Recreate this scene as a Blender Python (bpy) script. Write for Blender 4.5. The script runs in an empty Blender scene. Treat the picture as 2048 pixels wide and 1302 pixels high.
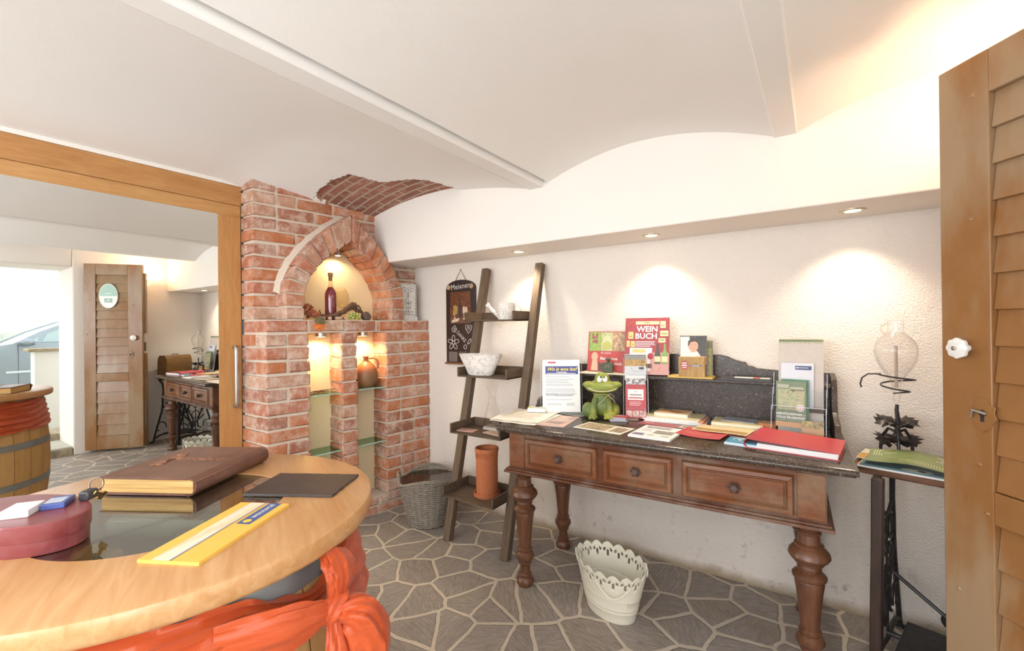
import bpy, bmesh, math, random
from mathutils import Vector, Matrix, Euler
from mathutils import noise as mnoise
S = bpy.context.scene
COL = S.collection
PI = math.pi
R = math.radians
rnd = random.Random(7)

# ---------------------------------------------------------------- camera
def make_camera():
    y, p, r = R(34.29), R(0.161), R(-0.636)
    fw = Vector((-math.sin(y)*math.cos(p), math.cos(y)*math.cos(p), math.sin(p)))
    rt = Vector((math.cos(y), math.sin(y), 0)); up = rt.cross(fw)
    r2 = rt*math.cos(r)+up*math.sin(r); u2 = -rt*math.sin(r)+up*math.cos(r)
    cam = bpy.data.cameras.new('camera'); o = bpy.data.objects.new('camera', cam); COL.objects.link(o)
    M = Matrix.Identity(4)
    for i in range(3):
        M[i][0] = r2[i]; M[i][1] = u2[i]; M[i][2] = -fw[i]
    M[0][3], M[1][3], M[2][3] = 3.001, -2.579, 1.33
    o.matrix_world = M
    cam.sensor_width = 36; cam.lens = 902.4/2048*36; cam.clip_start = .02
    S.camera = o
make_camera()

# ---------------------------------------------------------------- light
W = bpy.data.worlds.new('sky'); S.world = W; W.use_nodes = True
bg = W.node_tree.nodes['Background']; bg.inputs[0].default_value = (.93, .97, 1, 1); bg.inputs[1].default_value = 2.5
S.view_settings.view_transform = 'Standard'; S.view_settings.look = 'None'
S.view_settings.gamma = 1; S.view_settings.use_curve_mapping = False
S.view_settings.exposure = 0.17

def area(name, loc, rot, sx, sy, power, col=(1, 1, 1), portal=False):
    l = bpy.data.lights.new(name, 'AREA'); l.shape = 'RECTANGLE'; l.size = sx; l.size_y = sy; l.energy = power; l.color = col
    if portal: l.cycles.is_portal = True
    o = bpy.data.objects.new(name, l); COL.objects.link(o); o.location = loc; o.rotation_euler = rot
    return o
def point(name, loc, power, col, rad=.03):
    l = bpy.data.lights.new(name, 'POINT'); l.energy = power; l.color = col; l.shadow_soft_size = rad
    o = bpy.data.objects.new(name, l); COL.objects.link(o); o.location = loc; return o
def spot(name, loc, target, power, col, ang=90, blend=.6, rad=.02):
    l = bpy.data.lights.new(name, 'SPOT'); l.energy = power; l.color = col; l.spot_size = R(ang); l.spot_blend = blend; l.shadow_soft_size = rad
    o = bpy.data.objects.new(name, l); COL.objects.link(o); o.location = loc
    o.rotation_euler = (Vector(target)-Vector(loc)).to_track_quat('-Z', 'Y').to_euler(); return o
WARM = (1, .85, .66)
# open doorway daylight, then fill areas in windows added out of view
area('doorway_daylight', (4.22, -1.79, 1.10), (0, R(90), 0), 1.85, 1.1, 1, (1, 1, 1), True)
area('added_fill_rear', (1.9, -4.52, 1.5), (R(90), 0, 0), 2.6, 1.1, 56, (.88, .94, 1))
area('added_fill_right', (3.62, -3.45, 1.45), (0, R(90), 0), 1.1, 1.1, 24, (.90, .95, 1))
for i, (x, y) in enumerate(((1.0, -3.3), (2.6, -3.5))):
    point('added_ceiling_fill', (x, y, 1.98), 7, (1, .97, .93), .12)  # unseen lamps added to brighten the room
for x in (1.417, 2.265, 3.122):
    spot('downlight', (x, -.172, 1.795), (x, -.085, 0), 19, WARM, 105, .9)
point('sconce_light', (3.55, -.62, 1.93), 6, (1, .74, .50), .05)
NICHE_LIGHTS = []

# ---------------------------------------------------------------- materials
def lin(h):
    h = h.lstrip('#'); c = [int(h[i:i+2], 16)/255 for i in (0, 2, 4)]
    return tuple(v/12.92 if v <= .04045 else ((v+.055)/1.055)**2.4 for v in c)+(1,)
class NT:
    def __init__(s, name):
        m = bpy.data.materials.new(name); m.use_nodes = True; s.m = m; s.t = m.node_tree; s.n = s.t.nodes
        s.p = s.n['Principled BSDF']; s.out = s.n['Material Output']
        s.tc = s.n.new('ShaderNodeTexCoord')
    def new(s, typ, **k):
        x = s.n.new('ShaderNode'+typ)
        for a, v in k.items(): setattr(x, a, v)
        return x
    def link(s, a, b): s.t.links.new(a, b)
    def co(s, scale=(1, 1, 1), rot=(0, 0, 0)):
        mp = s.new('Mapping'); mp.inputs['Scale'].default_value = scale; mp.inputs['Rotation'].default_value = rot
        s.link(s.tc.outputs['Object'], mp.inputs[0]); return mp.outputs[0]
    def noise(s, sc, det=4, rough=.55, co=None, dist=0):
        x = s.new('TexNoise'); x.inputs['Scale'].default_value = sc; x.inputs['Detail'].default_value = det
        x.inputs['Roughness'].default_value = rough; x.inputs['Distortion'].default_value = dist
        s.link(co if co else s.tc.outputs['Object'], x.inputs['Vector']); return x.outputs[0]
    def ramp(s, fac, stops, interp='LINEAR'):
        x = s.new('ValToRGB'); x.color_ramp.interpolation = interp; e = x.color_ramp.elements
        while len(e) < len(stops): e.new(.5)
        for i, (p, c) in enumerate(stops):
            e[i].position = p; e[i].color = lin(c) if isinstance(c, str) else c
        s.link(fac, x.inputs[0]); return x.outputs[0]
    def mix(s, fac, a, b, typ='MIX'):
        x = s.new('Mix', data_type='RGBA', blend_type=typ)
        for i, v in ((0, fac), (6, a), (7, b)):
            if isinstance(v, str): v = lin(v)
            if isinstance(v, (int, float, tuple)): x.inputs[i].default_value = v
            else: s.link(v, x.inputs[i])
        return x.outputs[2]
    def math(s, op, a, b=0):
        x = s.new('Math', operation=op)
        for i, v in ((0, a), (1, b)):
            if isinstance(v, (int, float)): x.inputs[i].default_value = v
            else: s.link(v, x.inputs[i])
        return x.outputs[0]
    def bump(s, h, st=.3, d=.01):
        x = s.new('Bump'); x.inputs['Strength'].default_value = st; x.inputs['Distance'].default_value = d
        s.link(h, x.inputs['Height']); s.link(x.outputs[0], s.p.inputs['Normal'])
    def base(s, c):
        if isinstance(c, str): s.p.inputs['Base Color'].default_value = lin(c)
        else: s.link(c, s.p.inputs['Base Color'])
    def rough(s, v):
        if isinstance(v, (int, float)): s.p.inputs['Roughness'].default_value = v
        else: s.link(v, s.p.inputs['Roughness'])
_mc = {}
def cached(f):
    def g(*a):
        k = (f.__name__,)+a
        if k not in _mc: _mc[k] = f(*a)
        return _mc[k]
    return g
@cached
def plain(c, rough=.5, metal=0.0, name='paint', spec=.5):
    t = NT(name); n = t.noise(40, 3)
    hi = t.mix(.06, c, '#ffffff'); lo = t.mix(.06, c, '#000000')
    t.base(t.mix(n, lo, hi)); t.rough(rough); t.p.inputs['Metallic'].default_value = metal
    t.p.inputs['Specular IOR Level'].default_value = spec
    return t.m
@cached
def glow(c, strength, name='lamp_glow'):
    t = NT(name); t.base(c); t.p.inputs['Emission Color'].default_value = lin(c); t.p.inputs['Emission Strength'].default_value = strength; return t.m
@cached
def wood(c1, c2, axis='x', rough=.45, sc=1.0, name='wood', dusty=''):
    t = NT(name); s = {'x': (.12, 1, 1), 'y': (1, .12, 1), 'z': (1, 1, .12)}[axis]
    co = t.co(tuple(v*sc for v in s))
    n1 = t.noise(26, 6, .6, co, 1.2); n2 = t.noise(110, 3, .6, co)
    n = t.math('ADD', t.math('MULTIPLY', n1, .7), t.math('MULTIPLY', n2, .3))
    c = t.ramp(n, [(.3, c1), (.68, c2)])
    if dusty: c = t.mix(t.ramp(t.noise(5, 6, .65), [(.45, (0, 0, 0, 1)), (.7, (.8, .8, .8, 1))]), c, dusty)
    t.base(c); t.rough(rough); t.bump(n, .25, .002); return t.m
@cached
def staves(c1, c2, c3, axis='x', w=.045, L=.5, rough=.3, name='oak_board', rot=0):
    t = NT(name); co = t.co((1, 1, 1), (0, 0, rot) if axis == 'x' else (0, 0, R(90)+rot) if axis == 'y' else (R(90), 0, R(90)) if axis == 'z' else (0, 0, 0))
    b = t.new('TexBrick'); t.link(co, b.inputs[0]); b.inputs['Scale'].default_value = 1; b.inputs['Mortar Size'].default_value = .0
    b.inputs['Brick Width'].default_value = L; b.inputs['Row Height'].default_value = w
    b.inputs['Color1'].default_value = (0, 0, 0, 1); b.inputs['Color2'].default_value = (1, 1, 1, 1); b.offset = .37
    mp = t.new('Mapping'); mp.inputs['Scale'].default_value = (.1, 1, 1); t.link(co, mp.inputs[0])
    n = t.noise(45, 5, .6, mp.outputs[0], .8)
    c = t.ramp(n, [(.3, c1), (.7, c2)]); c = t.mix(t.math('MULTIPLY', b.outputs[0], .28), c, c3)
    t.base(c); t.rough(rough); t.bump(n, .1, .001); return t.m
@cached
def plaster(c, fine=1.0, name='plaster', stain=0):
    t = NT(name); n = t.noise(2.2, 4); c2 = t.mix(n, t.mix(.05, c, '#a69a8c'), c)
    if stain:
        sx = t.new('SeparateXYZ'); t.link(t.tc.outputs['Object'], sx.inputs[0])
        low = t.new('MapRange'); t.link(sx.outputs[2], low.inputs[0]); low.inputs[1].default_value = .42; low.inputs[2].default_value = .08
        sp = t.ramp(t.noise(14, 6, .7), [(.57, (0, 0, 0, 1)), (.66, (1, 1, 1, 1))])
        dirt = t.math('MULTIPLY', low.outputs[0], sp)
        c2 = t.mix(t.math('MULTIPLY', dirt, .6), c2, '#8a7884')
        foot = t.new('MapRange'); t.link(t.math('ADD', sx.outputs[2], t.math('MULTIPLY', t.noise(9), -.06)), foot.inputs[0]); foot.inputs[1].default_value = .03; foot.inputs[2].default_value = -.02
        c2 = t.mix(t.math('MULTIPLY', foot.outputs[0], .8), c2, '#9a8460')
    t.base(c2); t.rough(.9); t.p.inputs['Specular IOR Level'].default_value = .2
    b1 = t.noise(130*fine, 3, .6); b2 = t.noise(9, 4)
    t.bump(t.math('ADD', b1, t.math('MULTIPLY', b2, 1.2)), .10 if stain == 0 else .95, .004 if stain < 2 else .007); return t.m
@cached
def glassy(tint='#ffffff', refl=.9, name='clear_glass', pw=3.5, f0=.012):
    t = NT(name); tr = t.new('BsdfTransparent'); tr.inputs[0].default_value = lin(tint)
    gl = t.new('BsdfGlossy'); gl.inputs['Roughness'].default_value = .02
    lw = t.new('LayerWeight'); lw.inputs[0].default_value = .5
    mx = t.new('MixShader'); t.link(t.math('ADD', t.math('MULTIPLY', t.math('POWER', lw.outputs['Facing'], pw), .45*refl), f0), mx.inputs[0]); t.link(tr.outputs[0], mx.inputs[1]); t.link(gl.outputs[0], mx.inputs[2])
    t.link(mx.outputs[0], t.out.inputs[0]); return t.m
@cached
def photo(*cols):
    t = NT('printed_picture'); n = t.noise(55, 5, .7); k = len(cols)
    t.base(t.ramp(n, [(.33+.36*i/(k-1), c) for i, c in enumerate(cols)])); t.rough(.4); return t.m
@cached
def flecked(c1, c2, c3, rough=.25):
    t = NT('dark_marble'); v = t.new('TexVoronoi'); v.inputs['Scale'].default_value = 95; t.link(t.tc.outputs['Object'], v.inputs[0])
    n = t.noise(34, 6, .75, None, 1.5); a = t.ramp(n, [(.3, c1), (.6, c2)])
    f = t.ramp(t.noise(70, 5, .8, None, 2.5), [(.585, (0, 0, 0, 1)), (.63, (1, 1, 1, 1))])
    t.base(t.mix(f, a, c3)); t.rough(rough); return t.m
@cached
def metal(c, rough=.35, bump=0.0, name='metal'):
    t = NT(name); t.base(t.mix(t.noise(30, 4), t.mix(.15, c, '#000000'), c)); t.rough(rough); t.p.inputs['Metallic'].default_value = 1
    if bump: t.bump(t.noise(60, 4), bump, .003)
    return t.m
@cached
def brickm(c, smear=.35):
    t = NT('old_brick'); n = t.noise(22, 6, .7); a = t.mix(n, t.mix(.3, c, '#5e2f20'), t.mix(.16, c, '#f0b890'))
    f = t.ramp(t.noise(11, 7, .75), [(.44, (0, 0, 0, 1)), (.66, (1, 1, 1, 1))])
    t.base(t.mix(t.math('MULTIPLY', f, smear), a, '#d9c2b2')); t.rough(.9); t.p.inputs['Specular IOR Level'].default_value = .15
    t.bump(t.math('ADD', n, t.noise(90, 4)), .6, .006); return t.m
@cached
def cloth(c, c2, name='cloth', alpha=1.0):
    t = NT(name); n = t.noise(8, 5, .6, t.co((1, 1, .4))); t.base(t.mix(n, c, c2)); t.rough(.6)
    t.p.inputs['Sheen Weight'].default_value = .4; t.p.inputs['Alpha'].default_value = alpha
    t.bump(t.noise(30, 5), .3, .004); return t.m
@cached
def patina(base, line, sc=26):
    t = NT('shabby_white_relief'); v = t.new('TexVoronoi', feature='DISTANCE_TO_EDGE'); v.inputs['Scale'].default_value = sc
    w = t.noise(9, 3); va = t.new('VectorMath', operation='ADD'); sc_ = t.new('VectorMath', operation='SCALE')
    t.link(t.tc.outputs['Object'], va.inputs[0]); nz = t.new('TexNoise'); nz.inputs['Scale'].default_value = 16; t.link(t.tc.outputs['Object'], nz.inputs[0])
    t.link(nz.outputs[1], sc_.inputs[0]); sc_.inputs['Scale'].default_value = .06; t.link(sc_.outputs[0], va.inputs[1]); t.link(va.outputs[0], v.inputs[0])
    f = t.ramp(v.outputs[0], [(.02, (1, 1, 1, 1)), (.075, (0, 0, 0, 1))])
    g = t.math('MULTIPLY', f, t.ramp(t.noise(30, 4), [(.4, (0, 0, 0, 1)), (.6, (.9, .9, .9, 1))]))
    t.base(t.mix(g, base, line)); t.rough(.75); t.bump(v.outputs[0], .5, .004); return t.m

# ---------------------------------------------------------------- mesh building
class MB:
    def __init__(s): s.v = []; s.f = []; s.m = []; s.sm = []
    def add(s, vs, fs, mi=0, M=None, smooth=True):
        b = len(s.v)
        for v in vs:
            v = Vector(v)
            s.v.append(M @ v if M else v)
        for f in fs: s.f.append([b+i for i in f]); s.m.append(mi)
        return s
    def box(s, x0, x1, y0, y1, z0, z1, mi=0, M=None):
        vs = [(x, y, z) for z in (z0, z1) for x, y in ((x0, y0), (x1, y0), (x1, y1), (x0, y1))]
        return s.add(vs, [(3, 2, 1, 0), (4, 5, 6, 7), (0, 1, 5, 4), (1, 2, 6, 5), (2, 3, 7, 6), (3, 0, 4, 7)], mi, M)
    def quad(s, a, b, c, d, mi=0, M=None): return s.add([a, b, c, d], [(0, 1, 2, 3)], mi, M)
    def rect(s, x0, y0, w, h, z=0, mi=0, M=None): return s.quad((x0, y0, z), (x0+w, y0, z), (x0+w, y0+h, z), (x0, y0+h, z), mi, M)
    def disc(s, c, rx, ry, mi=0, n=28, M=None):
        return s.add([(c[0]+rx*math.cos(2*PI*i/n), c[1]+ry*math.sin(2*PI*i/n), c[2]) for i in range(n)], [tuple(range(n))], mi, M)
    def lathe(s, prof, n=32, mi=0, M=None, sx=1, sy=1, closed=False, wob=None):
        vs = []; fs = []
        for r, z in prof:
            for i in range(n):
                a = 2*PI*i/n; q = r
                if wob: q = r*wob(a, z)
                vs.append((q*math.cos(a)*sx, q*math.sin(a)*sy, z))
        k = len(prof)
        for j in range(k-1):
            for i in range(n):
                a, b = j*n+i, j*n+(i+1) % n
                fs.append((a, b, b+n, a+n))
        if closed:
            for i in range(n): fs.append(((k-1)*n+i, (k-1)*n+(i+1) % n, (i+1) % n, i))
        else:
            if prof[0][0] > 1e-5: fs.append(tuple(reversed(range(n))))
            if prof[-1][0] > 1e-5: fs.append(tuple(range((k-1)*n, k*n)))
        return s.add(vs, fs, mi, M)
    def shell(s, prof, th=.003, **k):      # open vessel with a wall
        inner = [(max(r-th, .0005), z) for r, z in reversed(prof)]
        inner[-1] = (inner[-1][0], inner[-1][1]+th)
        p = [(.0005, prof[0][1])]+list(prof)+inner+[(.0005, prof[0][1]+th)]
        return s.lathe(p, **k)
    def tube(s, pts, r=.005, n=8, mi=0, M=None, cyc=False):
        pts = [Vector(p) for p in pts]; k = len(pts); rs = r if isinstance(r, (list, tuple)) else [r]*k
        vs = []; fs = []; up = Vector((0, 0, 1)); prev = None
        for i, p in enumerate(pts):
            if cyc: t = (pts[(i+1) % k]-pts[i-1])
            else: t = pts[min(i+1, k-1)]-pts[max(i-1, 0)]
            t.normalize()
            if prev is None: a = t.orthogonal().normalized()
            else: a = (prev-t*prev.dot(t)); a = a.normalized() if a.length > 1e-6 else t.orthogonal().normalized()
            prev = a; b = t.cross(a)
            for j in range(n):
                w = 2*PI*j/n; vs.append(p+(a*math.cos(w)+b*math.sin(w))*rs[i])
        for i in range(k if cyc else k-1):
            for j in range(n):
                a = i*n+j; b = i*n+(j+1) % n; c = ((i+1) % k)*n
                fs.append((a, b, c+(j+1) % n, c+j))
        if not cyc: fs += [tuple(reversed(range(n))), tuple(range((k-1)*n, k*n))]
        return s.add(vs, fs, mi, M)
    def prism(s, out, z0, z1, mi=0, M=None):
        n = len(out)
        return s.add([(x, y, z0) for x, y in out]+[(x, y, z1) for x, y in out],
                     [tuple(reversed(range(n))), tuple(range(n, 2*n))]+[(i, (i+1) % n, n+(i+1) % n, n+i) for i in range(n)], mi, M)
    def ell(s, c, r, mi=0, n=14, M=None, rot=None):
        T = Matrix.Translation(c) @ (Euler(rot).to_matrix().to_4x4() if rot else Matrix.Identity(4)) @ Matrix.Diagonal((r[0], r[1], r[2], 1))
        if M: T = M @ T
        p = [(math.sin(PI*j/n) if 0 < j < n else .0, -math.cos(PI*j/n)) for j in range(n+1)]
        return s.lathe([(max(a, 1e-4), b) for a, b in p], n*2 if n > 6 else 10, mi, T)
    def text(s, body, M, size, mi=0, bold=0.0, align='CENTER', sx=1.0, shear=0.0, ext=0.0):
        cu = bpy.data.curves.new('t', 'FONT'); cu.body = body; cu.size = size; cu.align_x = align; cu.align_y = 'CENTER'
        cu.offset = bold*size; cu.resolution_u = 2; cu.shear = shear; cu.extrude = ext
        o = bpy.data.objects.new('t', cu); COL.objects.link(o); dg = bpy.context.evaluated_depsgraph_get(); dg.update()
        me = bpy.data.meshes.new_from_object(o.evaluated_get(dg))
        T = M @ Matrix.Diagonal((sx, 1, 1, 1))
        s.add([v.co for v in me.vertices], [tuple(p.vertices) for p in me.polygons], mi, T)
        bpy.data.objects.remove(o); bpy.data.curves.remove(cu); bpy.data.meshes.remove(me); return s
    def lines(s, x, y, w, n, dy, h, mi, z=.0006, M=None, ragged=.25):
        for i in range(n):
            ww = w*(1-ragged*rnd.random()); s.rect(x, y-i*dy, ww, h, z, mi, M)
        return s
    def mesh(s, name, mats, ang=35):
        me = bpy.data.meshes.new(name); me.from_pydata([tuple(v) for v in s.v], [], s.f)
        for m in mats: me.materials.append(m)
        me.polygons.foreach_set('material_index', s.m)
        me.polygons.foreach_set('use_smooth', [True]*len(s.f)); me.update()
        if ang: me.set_sharp_from_angle(angle=R(ang))
        return me
    def build(s, name, mats, parent=None, loc=None, rot=None, bevel=0, ang=35, seg=2):
        if not isinstance(mats, (list, tuple)): mats = [mats]
        o = bpy.data.objects.new(name, s.mesh(name, mats, ang)); COL.objects.link(o)
        if parent: o.parent = parent
        if loc: o.location = loc
        if rot: o.rotation_euler = rot
        if bevel:
            b = o.modifiers.new('bevel', 'BEVEL'); b.width = bevel; b.segments = seg; b.limit_method = 'ANGLE'; b.angle_limit = R(40)
        return o
def thing(name, label, cat, loc=(0, 0, 0), rotz=0, group=None):
    o = bpy.data.objects.new(name, None); COL.objects.link(o); o.empty_display_size = .05
    o.location = loc; o.rotation_euler = (0, 0, rotz) if isinstance(rotz, (int, float)) else rotz
    return tag(o, label, cat, group)
def tag(o, label, cat, group=None):
    o['label'] = label; o['category'] = cat
    if group: o['group'] = group
    return o
def struct(o, label=None, cat=None):
    o['kind'] = 'structure'
    if label: o['label'] = label
    if cat: o['category'] = cat
    return o
def T(x=0, y=0, z=0): return Matrix.Translation((x, y, z))
def RZ(a): return Matrix.Rotation(a, 4, 'Z')
def RX(a): return Matrix.Rotation(a, 4, 'X')
def RY(a): return Matrix.Rotation(a, 4, 'Y')

# ================================================================ ROOM
LX = 3.67        # right wall
BY = -4.6        # rear wall
WHITE = plaster('#f4f2ef', 1.0, 'ceiling_plaster')
WALLP = plaster('#f1e8de', 1.0, 'wall_plaster', 2)
WALLN = plaster('#f1ebe4', 1.0, 'smooth_plaster')

# --- flagstone floor
t = NT('flagstones'); wv = t.new('VectorMath', operation='ADD'); nz = t.new('TexNoise'); nz.inputs['Scale'].default_value = 5; nz.inputs['Detail'].default_value = 3
sc_ = t.new('VectorMath', operation='SCALE'); sc_.inputs['Scale'].default_value = .045
t.link(t.tc.outputs['Object'], nz.inputs[0]); t.link(nz.outputs[1], sc_.inputs[0]); t.link(t.tc.outputs['Object'], wv.inputs[0]); t.link(sc_.outputs[0], wv.inputs[1])
vo = t.new('TexVoronoi', feature='DISTANCE_TO_EDGE', voronoi_dimensions='2D'); vo.inputs['Scale'].default_value = 4.9; vo.inputs['Randomness'].default_value = .95
vc = t.new('TexVoronoi', feature='F1', voronoi_dimensions='2D'); vc.inputs['Scale'].default_value = 4.9; vc.inputs['Randomness'].default_value = .95
t.link(wv.outputs[0], vo.inputs[0]); t.link(wv.outputs[0], vc.inputs[0])
edge = t.math('ADD', vo.outputs[0], t.math('MULTIPLY', t.math('SUBTRACT', t.noise(30, 5, .7), .5), .05))
stone_mask = t.ramp(edge, [(.042, (0, 0, 0, 1)), (.056, (1, 1, 1, 1))])
sep = t.new('SeparateColor'); t.link(vc.outputs['Color'], sep.inputs[0])
tint = t.ramp(sep.outputs[0], [(.0, '#a0968e'), (.35, '#988e86'), (.6, '#9f948d'), (.85, '#91867f'), (1, '#a69a8c')])
# slate streaks run in a different direction on each stone
vr = t.new('VectorRotate', rotation_type='Z_AXIS'); t.link(t.tc.outputs['Object'], vr.inputs[0]); t.link(t.math('MULTIPLY', sep.outputs[1], 6.28), vr.inputs['Angle'])
mp = t.new('Mapping'); mp.inputs['Scale'].default_value = (4, 22, 1); t.link(vr.outputs[0], mp.inputs[0])
st = t.noise(4, 8, .75, mp.outputs[0], .6)
stone = t.mix(t.ramp(st, [(.35, (0, 0, 0, 1)), (.68, (1, 1, 1, 1))]), t.mix(.42, tint, '#564c48'), t.mix(.38, tint, '#d2c6b8'))
stone = t.mix(t.math('MULTIPLY', t.ramp(t.noise(2.3, 5), [(.5, (0, 0, 0, 1)), (.7, (1, 1, 1, 1))]), .25), stone, '#a08a66')
grout = t.mix(t.noise(30, 5), '#c4b5a1', '#dfd2c1')
t.base(t.mix(stone_mask, grout, stone)); t.rough(.62)
t.bump(t.math('ADD', t.math('MULTIPLY', stone_mask, .8), t.math('MULTIPLY', st, .5)), 1.0, .010)
FLOOR = t.m
struct(MB().box(-.1, 4.3, BY-.1, .1, -.05, 0).build('floor', FLOOR))

# --- desk wall (far long wall)
struct(MB().box(-.1, LX+.1, 0, .12, -.05, 2.35).build('wall_far', WALLP))
# smoother plaster dado zone low on the far wall, a few millimetres proud with an irregular top edge
# --- left wall behind the sliding mirror door
struct(MB().box(-.22, -.05, BY, 0, -.05, 2.45).build('wall_left', WALLN))
# --- rear wall with a window opening added for fill light
m = MB(); m.box(-.1, .6, BY-.12, BY, -.05, 2.5); m.box(3.2, LX+.1, BY-.12, BY, -.05, 2.5); m.box(.6, 3.2, BY-.12, BY, -.05, .95); m.box(.6, 3.2, BY-.12, BY, 2.05, 2.5)
struct(m.build('wall_rear', WALLN))
# --- right wall with doorway (0.6 m thick cellar masonry) and an added fill-light window further back
D0, D1 = -2.35, -1.225
m = MB()
m.box(LX, 4.25, D1, .12, -.05, 2.5); m.box(LX, 4.25, D0, D1, 2.03, 2.5); m.box(LX, 4.25, -2.85, D0, -.05, 2.5)
m.box(LX, 4.25, -2.85-1.2, -2.85, -.05, .9); m.box(LX, 4.25, -4.05, -2.85, 2.02, 2.5); m.box(LX, 4.25, BY-.12, -4.05, -.05, 2.5)
struct(m.build('wall_right', WALLN, bevel=.012))
# --- soffit above the desk
struct(MB().box(.18, LX+.02, -.36, .02, 1.81, 2.36).build('wall_soffit', WALLN, bevel=.006))

# --- vaulted ceiling
def inpoly(x, y, P):
    c = False; j = len(P)-1
    for i in range(len(P)):
        if (P[i][1] > y) != (P[j][1] > y) and x < (P[j][0]-P[i][0])*(y-P[i][1])/(P[j][1]-P[i][1])+P[i][0]: c = not c
        j = i
    return c
HOLE = [(.222, -.815), (.28, -.845), (.334, -.86), (.41, -.858), (.487, -.876), (.56, -.868), (.635, -.87), (.676, -.829), (.68, -.79), (.695, -.751), (.72, -.70), (.755, -.672), (.80, -.665), (.852, -.648), (.92, -.635), (.984, -.606),
        (1.02, -.575), (1.044, -.537), (1.06, -.47), (1.091, -.401), (1.12, -.33), (.05, -.33), (.05, -.62), (.18, -.66), (.20, -.74)]
def zl(y):
    return 2.076 if y > -.36 else 2.25 if y < -1.3 else 2.076+(y+.36)/(-.94)*.174
def zc(x, y):
    if x <= 1.62:
        q = min(max(x, -.05)/1.62, 1); z = zl(y)*(1-q)+2.126*q; z += 4*q*(1-q)*.118 if q > 0 else 0
        return z
    if x < 1.712: return 2.20
    if x <= 2.85: q = (x-1.71)/1.14; return 2.126+4*q*(1-q)*.122
    if x < 2.93: return 2.20
    q = (x-2.93)/1.14; return 2.126+4*q*(1-q)*.122
xs = [-.06+.012*i for i in range(108)]+[1.25+.05*i for i in range(8)]+[1.655, 1.70]+[1.71+.038*i for i in range(31)]+[2.86, 2.92]+[2.93+.04*i for i in range(20)]
xs = sorted(set(round(v, 4) for v in xs)); ys = [BY-.1, -4, -3.5, -3, -2.6, -2.2, -1.9, -1.6, -1.4, -1.3, -1.2, -1.12]+[-1.08+.012*i for i in range(64)]+[-.3, .1]
vs = []; fs = []; mi = []
for y in ys:
    for x in xs:
        z = zc(x, y)
        if x > 0 and inpoly(x+.006*math.sin(y*90), y+.006*math.sin(x*120), HOLE): z += .022
        elif x > .0: z += .002*mnoise.noise((x*5, y*5, 0))
        vs.append((x, y, z))
nx = len(xs)
for j in range(len(ys)-1):
    for i in range(nx-1):
        fs.append((j*nx+i, (j+1)*nx+i, (j+1)*nx+i+1, j*nx+i+1))
        cx, cy = (xs[i]+xs[i+1])/2, (ys[j]+ys[j+1])/2
        mi.append(1 if inpoly(cx, cy, HOLE) else 0)
t = NT('exposed_vault_bricks'); co = t.co((1, 1, 1), (0, 0, R(6)))
b = t.new('TexBrick'); t.link(co, b.inputs[0]); b.inputs['Scale'].default_value = 1; b.inputs['Brick Width'].default_value = .24; b.inputs['Row Height'].default_value = .062; b.inputs['Mortar Size'].default_value = .009
b.inputs['Mortar Smooth'].default_value = .3
b.inputs['Color1'].default_value = lin('#a87060'); b.inputs['Color2'].default_value = lin('#8a5c4c'); b.inputs['Mortar'].default_value = lin('#b9a692')
f = t.ramp(t.noise(14, 6, .7), [(.5, (0, 0, 0, 1)), (.7, (1, 1, 1, 1))])
t.base(t.mix(t.math('MULTIPLY', f, .55), b.outputs[0], '#cdb6a4')); t.rough(.9); t.bump(t.math('SUBTRACT', t.noise(60, 4), b.outputs[1]), .5, .01)
mbc = MB(); mbc.v = [Vector(v) for v in vs]; mbc.f = fs; mbc.m = mi
struct(mbc.build('ceiling', [WHITE, t.m], ang=50))
# plastered steel beams between the vaults
for k, (x0, x1) in enumerate(((1.618, 1.714), (2.845, 2.935))):
    m = MB(); out = [(x0-.006, 2.24), (x0, 2.128), (x0+.006, 2.121), (x1-.006, 2.121), (x1, 2.126), (x1+.004, 2.24)]
    m.add([(x, y, z) for y in (BY, .0) for x, z in out], [(i, (i+1) % 6, 6+(i+1) % 6, 6+i) for i in range(6)]+[tuple(range(6)), tuple(range(11, 5, -1))])
    struct(m.build('trim_%d' % (k+2), WHITE), None)
# slab above to keep the sky out
struct(MB().box(-.3, 4.4, BY-.2, .2, 2.42, 2.5).build('ceiling_slab', WALLN))

# --- oak sliding mirror door
OAK = wood('#a97440', '#c6935c', 'y', .4, 1, 'oak_header'); OAKV = wood('#b17d45', '#cb9860', 'z', .4, 1, 'oak_upright')
OAKR = staves('#b8854c', '#cfa068', '#ad7a48', 'y', .3, .11, .4, 'oak_rail')
struct(MB().box(-.05, .002, -3.4, -1.19, 2.106, 2.226).build('trim_1', OAK, bevel=.002))
struct(MB().box(-.05, -.0, -3.4, -1.19, 2.228, 2.36).build('trim_4', WALLN))
d = bpy.data.objects.new('door_1', None); COL.objects.link(d); d['kind'] = 'structure'
MB().box(-.035, 0, -3.3, -1.195, 2.034, 2.104).build('top_rail', OAKR, d, bevel=.001)
MB().box(-.035, 0, -1.325, -1.195, .02, 2.034).build('stile', OAKV, d, bevel=.001)
MB().box(-.035, 0, -3.3, -3.18, .02, 2.034).build('stile', OAKV, d, bevel=.001)
MB().box(-.035, 0, -3.18, -1.325, .02, .12).build('bottom_rail', OAKR, d, bevel=.001)
mm = NT('mirror'); mm.base('#f0f3f1'); mm.p.inputs['Metallic'].default_value = 1; mm.rough(.0)
MB().box(-.02, -.0015, -3.18, -1.325, .12, 2.034).build('mirror_pane', mm.m, d)
h = MB().tube([(0, 0, 0), (.026, 0, 0), (.034, 0, .008), (.036, 0, .03), (.036, 0, .335), (.034, 0, .357), (.026, 0, .365), (0, 0, .365)], .0115, 10).build('handle', metal('#c9c9c9', .3), d, loc=(0, -1.242, .859))
h['label'] = 'brushed metal bar handle'

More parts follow.
